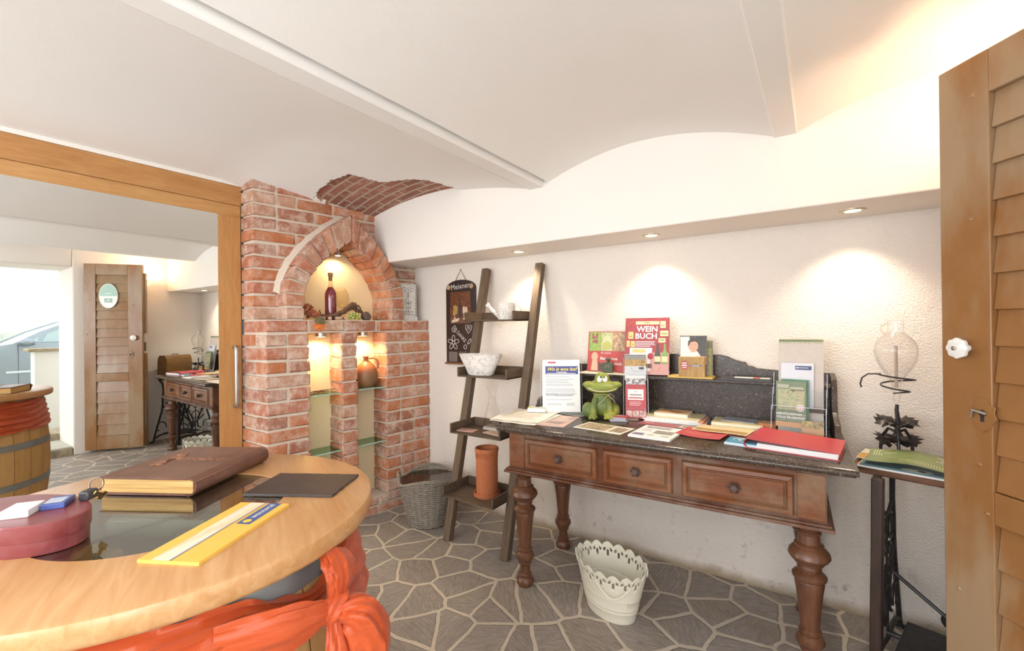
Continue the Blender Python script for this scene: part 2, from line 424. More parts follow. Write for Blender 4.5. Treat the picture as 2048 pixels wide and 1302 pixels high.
# --- brick niche wall: local frame s along the wall, n outwards, z up
BA = Vector((.285, -1.19, 0)); BD = Vector((.1373, .9905, 0)); BN = Vector((.9905, -.1373, 0))
BW = Matrix(((BD.x, BN.x, 0, BA.x), (BD.y, BN.y, 0, BA.y), (0, 0, 1, 0), (0, 0, 0, 1)))   # (s,n,z)->world
BRICKS = [brickm(c, s_) for c, s_ in (('#c08468', .85), ('#b97258', .7), ('#c67f58', .6), ('#a9705c', .95), ('#bd9079', 1.0), ('#c0764e', .5), ('#c69c84', 1.0))]
MORT = plaster('#d8cab9', .6, 'lime_mortar')
bm_ = MB()
def hexa(P, mi, cham=.008, jit=.0042, front=1):
    """P: 4 front corners (s,z) ccw, n0 back, n1 front"""
    (pts, n0, n1) = P
    cx = sum(p[0] for p in pts)/4; cz = sum(p[1] for p in pts)/4
    J = lambda a: a+rnd.uniform(-jit, jit)
    def shr(p, d):
        v = Vector((cx-p[0], cz-p[1])); L = v.length
        return (p[0]+(d if v.x > 0 else -d), p[1]+(d if v.y > 0 else -d))
    A = [(p[0], n0, p[1]) for p in pts]
    B = [(J(p[0]), n1-cham, J(p[1])) for p in pts]
    Cc = [(J(shr(p, cham)[0]), n1+rnd.uniform(-jit, jit), J(shr(p, cham)[1])) for p in pts]
    fs = [(3, 2, 1, 0)]+[(i, (i+1) % 4, 4+(i+1) % 4, 4+i) for i in range(4)]+[(4+i, 4+(i+1) % 4, 8+(i+1) % 4, 8+i) for i in range(4)]+[(8, 9, 10, 11)]
    bm_.add(A+B+Cc, fs, mi, BW)
def bk(s0, s1, z0, z1, n0, n1, g=.0075):
    if s1-s0 < .02: return
    hexa(([(s0+g, z0+g), (s1-g, z0+g), (s1-g, z1-g), (s0+g, z1-g)], n0, n1), rnd.randrange(7))
def mort(s0, s1, z0, z1, n0, n1): bm_.box(s0+.011, s1-.011, n0, n1-.011, z0, z1, 7, BW)
def course(s0, s1, z0, z1, n0, n1, off, corner=None):
    """bricks between s0 and s1"""
    s = s0; first = True
    while s < s1-.01:
        L = .245 if rnd.random() > .25 else .125
        if first and off: L = .125
        first = False
        e = min(s+L, s1)
        if s1-e < .05: e = s1
        hexa(([(s+(.008 if s > s0 else 0), z0+.0072), (e-(.008 if e < s1 else 0), z0+.0072), (e-(.008 if e < s1 else 0), z1-.0072), (s+(.008 if s > s0 else 0), z1-.0072)], n0, n1), rnd.randrange(7)); s = e
RH = .0815
rows = [(0.13+i*RH, .13+(i+1)*RH) for i in range(14)]          # up to 1.271
rows = [(z0, z1) for z0, z1 in rows]
zt_ = 1.305; k_ = (zt_-.13)/14
rows = [(.13+i*k_, .13+(i+1)*k_) for i in range(14)]
DL = .175
# base plinth
mort(0, 1.2, 0, .13, -.3, .0); course(0, 1.2, 0, .065, -.1, 0, 0); course(0, 1.2, .065, .13, -.1, 0, 1)
for i, (z0, z1) in enumerate(rows):
    j1, j2, j3, j4 = (rnd.uniform(-.006, .006) for _ in range(4))
    # left pier with its side face seen at s = 0
    course(.0, .26+j1, z0, z1, -.12 if i % 2 else -.235, 0, i % 2)
    hexa(([(0, z0+.0072), (.12, z0+.0072), (.12, z1-.0072), (0, z1-.0072)], -.285, -.130 if i % 2 else -.245), rnd.randrange(7))
    mort(0, .26, z0, z1, -.285, 0)
    hexa(([(.475+j2, z0+.0072), (.59+j3, z0+.0072), (.59+j3, z1-.0072), (.475+j2, z1-.0072)], -DL-.02, 0), rnd.randrange(7)); mort(.475, .59, z0, z1, -DL-.02, 0)
    # right block
    course(.812+j4, 1.2, z0, z1, -DL-.02, 0, (i+1) % 2); mort(.812, 1.2, z0, z1, -DL-.02, 0)
# lintel row
mort(0, 1.2, 1.305, 1.387, -.285, 0)
for a, b_ in ((0, .255), (.255, .50), (.50, .735), (.735, .765), (.765, .965), (.965, 1.2)): bk(a, b_, 1.305, 1.387, -.28, .0 if b_ < 1 else .0)
# arch: inner and outer outlines
inn = [(.232, 1.387), (.231, 1.47), (.234, 1.55), (.252, 1.625), (.295, 1.70), (.348, 1.765), (.408, 1.815), (.474, 1.866), (.556, 1.934)]
outl = [(.115, 1.387), (.115, 1.47), (.117, 1.555), (.137, 1.652), (.185, 1.755), (.25, 1.845), (.325, 1.93), (.425, 2.02), (.556, 2.112)]
def mir(P): return [(2*.5475-p[0]+.0, p[1]) for p in P]
inr = [(.863, 1.387), (.864, 1.47), (.862, 1.55), (.842, 1.625), (.806, 1.69), (.765, 1.745), (.715, 1.797), (.642, 1.86), (.558, 1.934)]
outr = [(.968, 1.387), (.969, 1.47), (.968, 1.555), (.948, 1.65), (.905, 1.735), (.85, 1.82), (.785, 1.90), (.69, 1.995), (.558, 2.112)]
def resamp(P, n, k0):
    L = [0]
    for a, b in zip(P[k0:], P[k0+1:]): L.append(L[-1]+math.hypot(b[0]-a[0], b[1]-a[1]))
    out = list(P[:k0]); 
    for i in range(n+1):
        d = L[-1]*i/n; j = max(q for q in range(len(L)) if L[q] <= d+1e-9); j = min(j, len(L)-2); u = (d-L[j])/(L[j+1]-L[j])
        a, b = P[k0+j], P[k0+j+1]; out.append((a[0]+(b[0]-a[0])*u, a[1]+(b[1]-a[1])*u))
    return out
for I, O in ((inn, outl), (inr, outr)):
    I = resamp(I, 8, 2); O = resamp(O, 8, 2)
    for k in range(10):
        q = [I[k], O[k], O[k+1], I[k+1]]
        cx = sum(p[0] for p in q)/4; cz = sum(p[1] for p in q)/4
        e1 = Vector((q[0][0]-q[1][0], q[0][1]-q[1][1])); m0 = [Vector(p) for p in q]
        # shrink only across the joint so the end faces stay flush
        g = .0055; J0 = (m0[3]-m0[0]).normalized()*g; J1 = (m0[2]-m0[1]).normalized()*g
        qq = [tuple(m0[0]+J0), tuple(m0[1]+J1), tuple(m0[2]-J1), tuple(m0[3]-J0)]
        if I is inn: qq = qq[::-1]; q = q[::-1]
        hexa(([*reversed(qq)] if False else qq, -.285, 0), rnd.randrange(7), .006, .003)
        qm = [tuple(m0[0].lerp(m0[1], .09)), tuple(m0[1].lerp(m0[0], .09)), tuple(m0[2].lerp(m0[3], .09)), tuple(m0[3].lerp(m0[2], .09))]
        bm_.add([(p[0], n, p[1]) for n in (-.285, -.011) for p in qm], [(0, 1, 5, 4), (1, 2, 6, 5), (2, 3, 7, 6), (3, 0, 4, 7), (4, 5, 6, 7)], 7, BW)
def xat(P, z):
    for k in range(len(P)-1):
        if P[k][1] <= z <= P[k+1][1]:
            q = (z-P[k][1])/max(P[k+1][1]-P[k][1], 1e-6); return P[k][0]+(P[k+1][0]-P[k][0])*q
    return None
# set-back spandrel above
z = 1.387; i = 0; NB = -.150
while z < 2.3:
    z1 = z+.081; zm = z+.04; a = xat(outl, zm); b_ = xat(outr, zm)
    if a is None: course(.0, 1.22, z, z1, -.285, NB, i % 2)
    else:
        course(.0, a+.02, z, z1, -.285, NB, i % 2); course(b_-.02, 1.22, z, z1, -.285, NB, (i+1) % 2)
    if a is None: mort(0, 1.22, z, z1, -.28, NB)
    else: mort(0, a+.03, z, z1, -.28, NB); mort(b_-.03, 1.22, z, z1, -.28, NB)
    z = z1; i += 1
for v in bm_.v:                      # the left end runs square to the mirror
    q = v-BA
    if q.dot(BD) < .03 and q.dot(BN) < .02: v += BD*(.1386*q.dot(BN))
struct(bm_.build('wall_niche', BRICKS+[MORT], ang=30))
# mortar fillet along the upper edge of the arch
bm2 = MB()
for O in (outl, outr):
    P = O[2:] if O is outl else O[2:]
    sgn = -1 if O is outl else 1
    for k in range(len(P)-1):
        a, b_ = P[k], P[k+1]
        f = lambda p, q: (p[0]+sgn*q*.8, p[1]+q*.6)
        bm2.add([(f(a, -.006)[0], -.100, f(a, -.006)[1]), (f(b_, -.006)[0], -.100, f(b_, -.006)[1]), (f(b_, .028)[0], NB-.004, f(b_, .028)[1]), (f(a, .028)[0], NB-.004, f(a, .028)[1])], [(0, 1, 2, 3)], 0, BW)
bm2.build('mortar_fillet', MORT, bpy.data.objects['wall_niche'])
# cream plastered backs
CREAM = plaster('#f3e2bd', .7, 'niche_plaster')
m = MB(); m.box(.1, 1.0, -.30, -.268, 1.37, 2.2, 0, BW); m.box(.2, .86, -.20, -DL, .05, 1.33, 0, BW)
struct(m.build('wall_niche_back', CREAM))
# ================================================================ LIGHT FITTINGS
STEEL = metal('#c4bfb4', .3)
for k, (x, lb) in enumerate(((1.417, 'round recessed spotlight in the soffit above the ladder shelf'), (2.265, 'middle recessed spotlight in the soffit, above the red wine book'), (3.122, 'recessed spotlight in the soffit nearest the brown door'))):
    t_ = thing('ceiling_light', lb, 'spotlight', (x, -.172, 1.81), 0, 'recessed spotlights in the soffit')
    MB().lathe([(.030, -.004), (.046, -.005), (.048, -.001), (.048, .0), (.030, 0)], 36, closed=True).build('trim_ring', metal('#d8cdb4', .3), t_)
    MB().lathe([(.0005, -.002), (.029, -.002), (.031, 0)], 30).build('bulb', glow('#fff0cc', 9), t_)
for s_, z_, lb in ((.40, 1.303, 'small silver puck light at the top of the left brick slot'), (.705, 1.303, 'small silver puck light at the top of the right brick slot')):
    p = BW @ Vector((s_-.03, -.085, z_)); t_ = thing('niche_light', lb, 'light', p, 0, 'puck lights in the brick niches')
    MB().lathe([(.032, -.026), (.034, -.024), (.034, 0), (.028, 0)], 30).build('housing', STEEL, t_)
    MB().lathe([(.0005, -.0275), (.026, -.027), (.028, -.0262)], 24).build('bulb', glow('#ffe9b0', 8), t_)
    spot('puck_light', BW @ Vector((s_-.03, -.085, z_-.032)), BW @ Vector((s_-.03, -.13, .6)), 7.5, (1, .76, .40), 150, .5, .02)
p = BW @ Vector((.553, -.20, 1.865)); t_ = thing('niche_light', 'small warm lamp hidden at the point of the brick arch', 'light', p, 0, 'puck lights in the brick niches')
MB().lathe([(.018, -.014), (.022, -.012), (.022, .02), (.018, .05)], 24).build('housing', STEEL, t_)
MB().lathe([(.0005, -.0155), (.016, -.015), (.018, -.0142)], 20).build('bulb', glow('#ffe9b0', 8), t_)
spot('arch_light', p-Vector((0, 0, .022)), p-Vector((.05, .0, .8)), 3.6, (1, .76, .42), 160, .6, .02)
# wall lamp behind the open door
t_ = thing('wall_lamp', 'warm half-bowl wall lamp behind the open brown door', 'lamp', (LX, -.62, 1.86))
MB().lathe([(.0005, 0), (.03, .0), (.065, .03), (.085, .07), (.082, .07), (.06, .033), (.0005, .006)], 28, sx=1).build('shade', glow('#ffcf90', 2.2, 'lit_shade'), t_, loc=(-.09, 0, 0))
MB().box(-.02, 0, -.04, .04, -.02, .08).build('wall_plate', STEEL, t_, bevel=.004)

# ================================================================ WRITING DESK WITH MARBLE TOP
DX, DY, DR = 2.36, -.37, R(2.5)
desk = thing('writing_desk', 'old brown wooden desk with dark marble top, turned legs and three drawers', 'desk', (DX, DY, 0), DR)
DW = Matrix.Translation((DX, DY, 0)) @ RZ(DR)
MAH = wood('#4c2c1e', '#784a34', 'x', .38, 1, 'mahogany', '#93806e'); MAHV = wood('#4e3022', '#7a5038', 'z', .33, 1, 'mahogany_leg')
MAHP = wood('#633620', '#88522f', 'x', .35, 1, 'mahogany_panel', '#8f745c')
MARB = flecked('#2a211c', '#4d4036', '#a8998a', .16)
MARBV = flecked('#221b18', '#473a32', '#b5a594', .3)
# frame (apron)
ap = MB()
ap.box(-.695, .645, -.275, -.255, .60, .797)
ap.box(-.695, -.675, -.255, .30, .60, .797); ap.box(.625, .645, -.255, .30, .60, .797); ap.box(-.695, .645, .28, .30, .60, .797)
ap.build('apron', MAH, desk, bevel=.002)
m = MB()
for z0, z1, o in ((.588, .600, .022), (.600, .610, .014), (.610, .615, .006), (.788, .806, .012)):
    m.box(-.695-o, .645+o, -.275-o, .30, z0, z1)
m.build('moulding', MAH, desk, bevel=.003)
for sx_ in (-.695, .645-.095): MB().box(sx_+.004, sx_+.091, -.279, -.275, .62, .785).build('corner_block', MAHP, desk, bevel=.002)
rose = [(0.0005, .034), (.011, .033), (.015, .029), (.019, .022), (.020, .016), (.014, .010), (.009, .006), (.009, 0)]
for x0, x1, lb in ((-.600, -.215, 'left'), (-.190, .115, 'middle'), (.150, .545, 'right')):
    dr = MB(); yb = -.275; z0, z1 = .622, .772
    dr.box(x0, x1, yb-.004, yb+.01, z0, z1)
    def fr(o, w, d0, d1, mi=0):
        a0, a1, b0, b1 = x0+o, x1-o, z0+o, z1-o
        for q in (((a0, b0), (a1, b0), (a1-w, b0+w), (a0+w, b0+w)), ((a1, b0), (a1, b1), (a1-w, b1-w), (a1-w, b0+w)), ((a1, b1), (a0, b1), (a0+w, b1-w), (a1-w, b1-w)), ((a0, b1), (a0, b0), (a0+w, b0+w), (a0+w, b1-w))):
            dr.add([(q[0][0], yb-d0, q[0][1]), (q[1][0], yb-d0, q[1][1]), (q[2][0], yb-d1, q[2][1]), (q[3][0], yb-d1, q[3][1])], [(0, 1, 2, 3)], mi)
    fr(0, .006, .004, .016); fr(.006, .014, .016, .018); fr(.020, .006, .018, .008)
    o = dr.build('drawer', MAHP, desk)
    pm = MB(); fr2 = x0+.032, x1-.032, z0+.032, z1-.032
    pm.box(fr2[0], fr2[1], yb-.010, yb, fr2[2], fr2[3]); pm.build('drawer_panel', MAHP, o, bevel=.003)
    kn = MB(); kn.lathe(rose, 24, 0, T((x0+x1)/2, yb-.008, (z0+z1)/2) @ RX(R(90)), wob=lambda a, z: 1+.16*math.cos(6*a)*(1 if z > .012 else 0))
    k = kn.build('knob', plain('#4a332a', .35, 0, 'dark_carved_wood'), o); k['label'] = 'dark carved rosette drawer knob'
legp = [(.036, 0), (.043, .008), (.045, .022), (.040, .036), (.030, .046), (.034, .052), (.034, .058), (.026, .066), (.024, .105), (.033, .113), (.034, .120), (.028, .126), (.042, .136), (.048, .150), (.045, .166), (.034, .176),
        (.038, .182), (.038, .190), (.031, .196), (.036, .26), (.043, .33), (.049, .368), (.046, .378), (.056, .386), (.057, .394), (.050, .402), (.038, .410), (.040, .424), (.035, .432), (.048, .440), (.050, .447),
        (.062, .456), (.069, .468), (.066, .482), (.054, .496), (.047, .502), (.048, .510), (.038, .516), (.034, .548), (.040, .553), (.041, .558), (.034, .563), (.044, .578), (.047, .588)]
for lx, ly in ((-.640, -.222), (.590, -.222), (-.640, .235), (.590, .235)):
    MB().lathe(legp, 36).box(-.05, .05, -.05, .05, .586, .606).build('leg', MAHV, desk, loc=(lx, ly, 0), bevel=0)
# marble top with rounded nose
nose = [(-.335+.0, .806), (-.345, .810), (-.350, .818), (-.350, .824), (-.345, .832), (-.335, .836)]
m = MB(); prof = nose+[(.36, .836), (.36, .806)]
n = len(prof)
m.add([(-.722, y, z) for y, z in prof]+[(.722, y, z) for y, z in prof], [(i, (i+1) % n, n+(i+1) % n, n+i) for i in range(n)]+[tuple(reversed(range(n))), tuple(range(n, 2*n))])
m.box(-.732, -.722, -.34, .36, .811, .831); m.box(.722, .732, -.34, .36, .811, .831)
mt = m.build('marble_top', MARB, desk, ang=60); mt['label'] = 'dark speckled marble slab'
# upstand with scrolled crest
cr = [(-.700, .836), (.700, .836), (.700, 1.098), (.475, 1.103), (.395, 1.108), (.375, 1.118), (.352, 1.122), (.343, 1.138), (.315, 1.142), (.290, 1.150), (.262, 1.164), (.225, 1.172)]
cr = cr+[(-x, z) for x, z in reversed(cr[2:])]
m = MB(); n = len(cr)
m.add([(x, .325, z) for x, z in cr]+[(x, .347, z) for x, z in cr], [tuple(range(n)), tuple(reversed(range(n, 2*n)))]+[(i, n+i, n+(i+1) % n, (i+1) % n) for i in range(n)])
m.build('marble_upstand', MARBV, desk, bevel=.003)
MB().box(-.69, .69, .205, .325, 1.040, 1.058).build('marble_shelf', MARBV, desk, bevel=.004)
for sx_ in (-.712, .690):
    pr = [(.028, .836), (.024, .845), (.028, .862), (.035, .872), (.050, .884), (.058, .905), (.085, .918), (.16, .926), (.19, .94), (.205, .97), (.215, 1.06), (.235, 1.085), (.325, 1.098), (.325, .836)]
    n = len(pr)
    MB().add([(x, y, z) for x in (sx_, sx_+.022) for y, z in pr], [tuple(range(n)), tuple(reversed(range(n, 2*n)))]+[(i, n+i, n+(i+1) % n, (i+1) % n) for i in range(n)]).build('marble_bracket', MARBV, desk, bevel=.002)

# ================================================================ LADDER SHELF
LW = wood('#4c3c2e', '#7b6650', 'z', .7, 1, 'weathered_wood'); LH = wood('#45372b', '#705b48', 'x', .7, 1, 'weathered_board'); LHY = wood('#45372b', '#705b48', 'y', .7, 1, 'weathered_side')
lad = thing('ladder_shelf', 'weathered wooden ladder shelf with four trays leaning on the wall', 'shelf', (1.28, -.48, 0))
ang = math.atan2(.43, 1.735); Lr = 1.79
for x, nm in ((-.215, 'l'), (.225, 'r')):
    MB().box(-.026, .026, -.022, .022, 0, Lr).build('rail', LW, lad, loc=(x, 0, .0) , rot=(-ang, 0, 0), bevel=.003)
for zt, yf, yb in ((.312, -.075, .175), (.682, .0, .245), (1.025, .075, .30), (1.375, .155, .335)):
    m = MB(); x0, x1 = -.188, .198
    m.box(x0, x1, yf, yb, zt-.008, zt); tb = m.build('tray_board', LH, lad, bevel=.0015)
    m = MB(); m.box(x0, x1, yb-.012, yb, zt, zt+.052); m.build('back_lip', LH, lad, bevel=.0015)
    for x in (x0, x1-.012):
        l = MB().box(x, x+.012, yf, yb-.012, zt-.008, zt+.052).build('side_lip', LHY, lad, bevel=.0015)
        ry = .43/1.735*(zt+.02)
        if x < 0:
            sc = MB()
            for dy in (-.012, .012): sc.lathe([(.004, 0), (.004, .002), (.0005, .003)], 10, 0, T(x+.012, ry+dy, zt+.028+dy*.3) @ RY(R(90)))
            sc.build('screw', metal('#d8d4c8', .3), l)

# ================================================================ THINGS ON THE LADDER SHELF
PAT = patina('#efe9e0', '#857874', 62)
can = thing('watering_can', 'small white patterned ceramic watering can on the top ladder tray', 'watering can', (1.362, -.235, 1.3755), R(15))
MB().shell([(.052, 0), (.055, .008), (.056, .05), (.057, .098), (.058, .104)], .004, n=36).build('body', patina('#efe9e0', '#6b5e5c', 70), can)
MB().tube([(-.045, 0, .02), (-.085, 0, .05), (-.118, 0, .083), (-.132, 0, .10)], [.017, .012, .010, .016], 14).build('spout', PAT, can)
MB().tube([(.054, 0, .085), (.075, 0, .09), (.094, 0, .075), (.096, 0, .05), (.080, 0, .035), (.056, 0, .038)], .005, 10).build('handle', PAT, can)
bl = thing('planter_bowl', 'white oval patterned planter bowl on the second ladder tray', 'planter', (1.218, -.325, 1.0255), R(4))
MB().shell([(.064, 0), (.074, .008), (.088, .05), (.112, .10), (.121, .128), (.124, .134)], .006, n=48, sx=1.28, sy=.62).build('bowl_body', PAT, bl)
cf = tag(MB().shell([(.050, 0), (.054, .008), (.055, .04), (.048, .085), (.032, .135), (.022, .17), (.021, .19), (.028, .225), (.040, .258)], .0022, n=36).build('glass_carafe', glassy('#fffefd', .7), loc=(1.30, -.312, .7062)), 'clear glass hourglass carafe on the third ladder tray', 'carafe')
for k, (x, y, z, w, h_, a, c, lb) in enumerate(((1.17, -.40, .6825, .12, .07, 8, '#d8a898', 'pale pink leaflet lying at the front left of the third ladder tray'), (1.37, -.36, .6825, .15, .11, -12, '#d9b4a0', 'pink leaflet with grey print under the glass carafe'), (1.30, -.29, .6875, .11, .10, 3, '#b9b2a8', 'grey booklet stack beneath the glass carafe'))):
    th = .004 if k < 2 else .018
    o = MB().box(-w/2, w/2, -h_/2, h_/2, 0, th, 0).lines(-w*.4, h_*.3, w*.8, 4, h_*.16, .004, 1, th+.0003).build('leaflet' if k < 2 else 'booklet', [plain(c, .5, 0, 'paper'), plain('#8c7a72', .5, 0, 'print')], loc=(x, y, z), rot=(0, 0, R(a)))
    tag(o, lb, 'leaflet' if k < 2 else 'booklet')
TERR = plain('#bb6a3c', .75, 0, 'terracotta', .2)
pt = thing('wine_cooler_pot', 'tall terracotta wine cooler cylinder on the bottom ladder tray', 'pot', (1.325, -.408, .3125))
MB().shell([(.066, 0), (.066, .262), (.071, .264), (.072, .272), (.072, .285), (.070, .288)], .008, n=48).build('cylinder_body', TERR, pt)
MB().lathe([(.0005, 0), (.078, 0), (.081, .006), (.079, .022), (.074, .022), (.074, .006), (.0005, .005)], 48).build('saucer', TERR, pt, loc=(0, 0, .0))
m = MB()
for i in range(44):
    a = 2*PI*i/44; m.box(-.0012, .0012, .0655, .0685, .232, .262, 0, RZ(a))
m.build('fluting', TERR, pt)

# ================================================================ WICKER BASKET
WK = wood('#6a6055', '#aa9f90', 'x', .7, 3, 'wicker')
bs = thing('wicker_basket', 'grey wicker waste basket with plastic liner on the floor by the brick wall', 'basket', (.775, -.345, 0))
def brad(z): return .128+.072*(z/.30)**.8
def wavez(a): return .035*math.cos(2*(a-R(135)))        # rim dips at the sides facing the room
m = MB(); n = 120
rowsW = 44
for j in range(rowsW):
    z = .012+j*.0066; r = brad(z)
    pts = []
    for i in range(n):
        a = 2*PI*i/n; w_ = math.sin(a*13+(PI if j % 2 else 0)); zz = z*(1+.10*math.cos(2*(a-R(135)))*(z/.3))
        pts.append(((r+.0035*w_)*math.cos(a), (r+.0035*w_)*math.sin(a), zz))
    m.tube(pts, .0036, 5, 0, None, True)
m.build('woven_wall', WK, bs)
m = MB()
for i in range(26):
    a = 2*PI*i/26; m.tube([((brad(z)-.0)*math.cos(a), (brad(z))*math.sin(a), z*(1+.10*math.cos(2*(a-R(135)))*(z/.3))) for z in (0, .1, .2, .3)], .003, 5)
m.build('stakes', WK, bs)
for k in range(1):
    m = MB()
    for ph in (0, PI/1.5, 2*PI/1.5):
        m.tube([((brad(.305)+.007*math.cos(16*i*2*PI/160+ph))*math.cos(2*PI*i/160), (brad(.305)+.007*math.cos(16*i*2*PI/160+ph))*math.sin(2*PI*i/160), .305*(1+.10*math.cos(2*(2*PI*i/160-R(135))))+.006*math.sin(16*i*2*PI/160+ph)) for i in range(160)], .0055, 6, 0, None, True)
    m.build('rim', WK, bs)
for a0 in (R(225), R(45)):
    m = MB()
    for ph in (0, PI):
        pts = []
        for i in range(25):
            q = i/24; a = a0+(q-.5)*.75; rr = brad(.3)+.004+.006*math.sin(q*22+ph); pts.append((rr*math.cos(a), rr*math.sin(a), .275+.075*math.sin(PI*q)+.006*math.cos(q*22+ph)))
        m.tube(pts, .0055, 6)
    m.build('handle', WK, bs)
MB().lathe([(.0005, .004), (.12, .004), (.128, .012)], 40).build('base', WK, bs)
m = MB(); m.lathe([(.0005, .016), (.115, .016), (.130, .10), (.165, .22), (.188, .285), (.194, .30)], 60, wob=lambda a, z: 1+(.02*math.sin(a*9)+.012*math.sin(a*23+z*40))*(z > .05))
ln = m.build('plastic_liner', glassy('#d2c8be', 1.6, 'thin_plastic'), bs); ln['label'] = 'crumpled clear plastic liner bag'

# ================================================================ WHITE LACE-EDGED METAL BUCKET
BK = plain('#ebe6d2', .38, 0, 'cream_enamel')
bu = thing('metal_bucket', 'cream oval metal bucket with scalloped pierced rim on the stone floor', 'bucket', (2.175, -.57, 0), R(-24))
def bprof(z): q = z/.235; return .132+.056*q+.006*q*q, .088+.046*q
n = 180; zs = [0, .004, .02, .045, .05, .055, .062, .067, .072, .11, .112, .118, .16, .175, .19, .2, .207, .214, .221, .228, .235]
def rimz(a): return .218+.020*abs(math.sin(a*9))
vs = []; fs = []
for jz, z in enumerate(zs):
    for i in range(n):
        a = 2*PI*i/n; top = rimz(a)
        zz = z if z < .16 else .16+(z-.16)*(top-.16)/(.075)
        rx, ry = bprof(zz); bump_ = .0018 if z in (.05, .067, .112) else 0
        vs.append(((rx+bump_)*math.cos(a), (ry+bump_)*math.sin(a), zz))
for j in range(len(zs)-1):
    for i in range(n):
        z = (zs[j]+zs[j+1])/2; a = (2*PI*(i+.5)/n*9/PI) % 1; hole = False
        if .172 < z < .218:      # drop-shaped piercings below each scallop
            hw = {0: .0}.get(0, 0); q = (z-.175)/.04; hw = .13*math.sin(PI*min(max(q, 0), 1)**.6) if q < 1 else 0
            hole = abs(a-.5) < hw and z < .203
            if .203 < z < .212 and (.14 < a < .34 or .66 < a < .86): hole = True
        if not hole: fs.append((j*n+i, j*n+(i+1) % n, (j+1)*n+(i+1) % n, (j+1)*n+i))
m = MB(); m.add(vs, fs); m.add([(bprof(0)[0]*math.cos(2*PI*i/n), bprof(0)[1]*math.sin(2*PI*i/n), .004) for i in range(n)], [tuple(range(n))])
o = m.build('bucket_wall', BK, bu); sd = o.modifiers.new('wall', 'SOLIDIFY'); sd.thickness = .0022
m = MB(); m.tube([((bprof(.235)[0])*math.cos(2*PI*i/n), bprof(.235)[1]*math.sin(2*PI*i/n), rimz(2*PI*i/n)) for i in range(n)], .0022, 6, 0, None, True)
m.build('rim_wire', BK, bu)
for a0 in (R(-50), R(130)):
    hp = []
    for i in range(17):
        q = i/16; a = a0+(q-.5)*.95; rx, ry = bprof(.20-.05*math.sin(PI*q)); o_ = .007+.012*math.sin(PI*q); hp.append(((rx+o_)*math.cos(a), (ry+o_)*math.sin(a), .195-.055*math.sin(PI*q)))
    MB().tube(hp, .0032, 8).build('handle', BK, bu)

# ================================================================ THINGS IN AND ON THE BRICK NICHE
GL = plain('#a7c9b4', .08, 0, 'greenish_glass')
GLS = glassy('#d5ecdf', 1.2, 'shelf_glass')
for s0, s1, z_, lb in ((.262, .47, .898, 'upper glass shelf in the left brick slot, under the dry twigs'), (.262, .47, .515, 'lower glass shelf in the left brick slot'), (.594, .808, .905, 'upper glass shelf in the right brick slot, under the clay jug'), (.594, .808, .515, 'lower glass shelf in the right brick slot')):
    gsh = thing('glass_shelf', lb, 'shelf', (0, 0, 0), 0, 'glass shelves in the brick slots')
    MB().box(s0, s1, -.172, -.012, z_-.005, z_+.003, 0, BW).build('pane', GLS, gsh)
    MB().box(s0, s1, -.012, -.0095, z_-.005, z_+.003, 0, BW).build('front_edge', GL, gsh)
def N(s_, n_, z_): return BW @ Vector((s_, n_, z_))
# wine bottle
wb = thing('wine_bottle', 'dark red wine bottle with cork standing in the brick arch', 'bottle', N(.455, -.115, 1.389))
bp = [(.036, 0), (.0375, .006), (.0375, .165), (.036, .185), (.028, .205), (.018, .222), (.0145, .24), (.0140, .285), (.0155, .288), (.0155, .298)]
MB().lathe([(r, z) for r, z in bp[:6]]+[(.0145, .226), (.0005, .226)], 36).build('wine', plain('#7a0f22', .05, 0, 'red_wine', .9), wb)
MB().lathe(bp[5:]+[(.012, .298), (.012, .23)], 28).build('neck', glassy('#faf4ee', 1.0), wb)
MB().lathe([(.011, .27), (.012, .298), (.0165, .30), (.0168, .322), (.015, .324), (.0005, .324)], 24).build('cork', plain('#a97b58', .8, 0, 'cork'), wb)
# big tilted glass
g = thing('wine_glass', 'large empty wine glass leaning behind the red bottle', 'glass', N(.56, -.15, 1.475), 0)
g.rotation_euler = (R(-4), R(-18), 0)
MB().shell([(.012, 0), (.034, .018), (.050, .050), (.053, .078), (.046, .115), (.037, .145)], .0012, n=36).build('bowl', glassy('#fdfaf4', 1.2), g)
MB().lathe([(.0035, -.07), (.0035, -.005), (.010, .001)], 14).build('stem', glassy('#fdfaf4', 1.2), g)
# grapevine wood
VW = wood('#4f3626', '#8a6650', 'x', .85, 4, 'vine_wood')
def branch(pts, r0, r1, seed, name='vine_wood', wobble=.006):
    rr = random.Random(seed); P = []; n = 6
    for i in range(len(pts)-1):
        a, b_ = Vector(pts[i]), Vector(pts[i+1])
        for k in range(n): P.append(a.lerp(b_, k/n)+Vector([rr.uniform(-wobble, wobble) for _ in range(3)]))
    P.append(Vector(pts[-1])); K = len(P)
    return P, [(r0+(r1-r0)*i/K)*(1+.28*rr.uniform(-1, 1)) for i in range(K)]
m = MB()
for sd, pts, r0, r1 in ((1, [N(.335, -.06, 1.425), N(.40, -.06, 1.412), N(.47, -.05, 1.432), N(.52, -.05, 1.455), N(.565, -.06, 1.487), N(.60, -.07, 1.497)], .008, .020),
                        (2, [N(.43, -.07, 1.405), N(.48, -.06, 1.425), N(.53, -.06, 1.452), N(.59, -.07, 1.478), N(.655, -.09, 1.448)], .013, .016),
                        (3, [N(.60, -.07, 1.497), N(.645, -.08, 1.47), N(.68, -.09, 1.43)], .020, .008), (4, [N(.36, -.06, 1.43), N(.345, -.05, 1.455)], .005, .002), (5, [N(.405, -.06, 1.425), N(.41, -.05, 1.445)], .005, .002)):
    P, rs = branch(pts, r0, r1, sd, wobble=.003); m.tube(P, rs, 9)
tag(m.build('grapevine_root', VW), 'gnarled brown grapevine root lying in the brick arch', 'root')
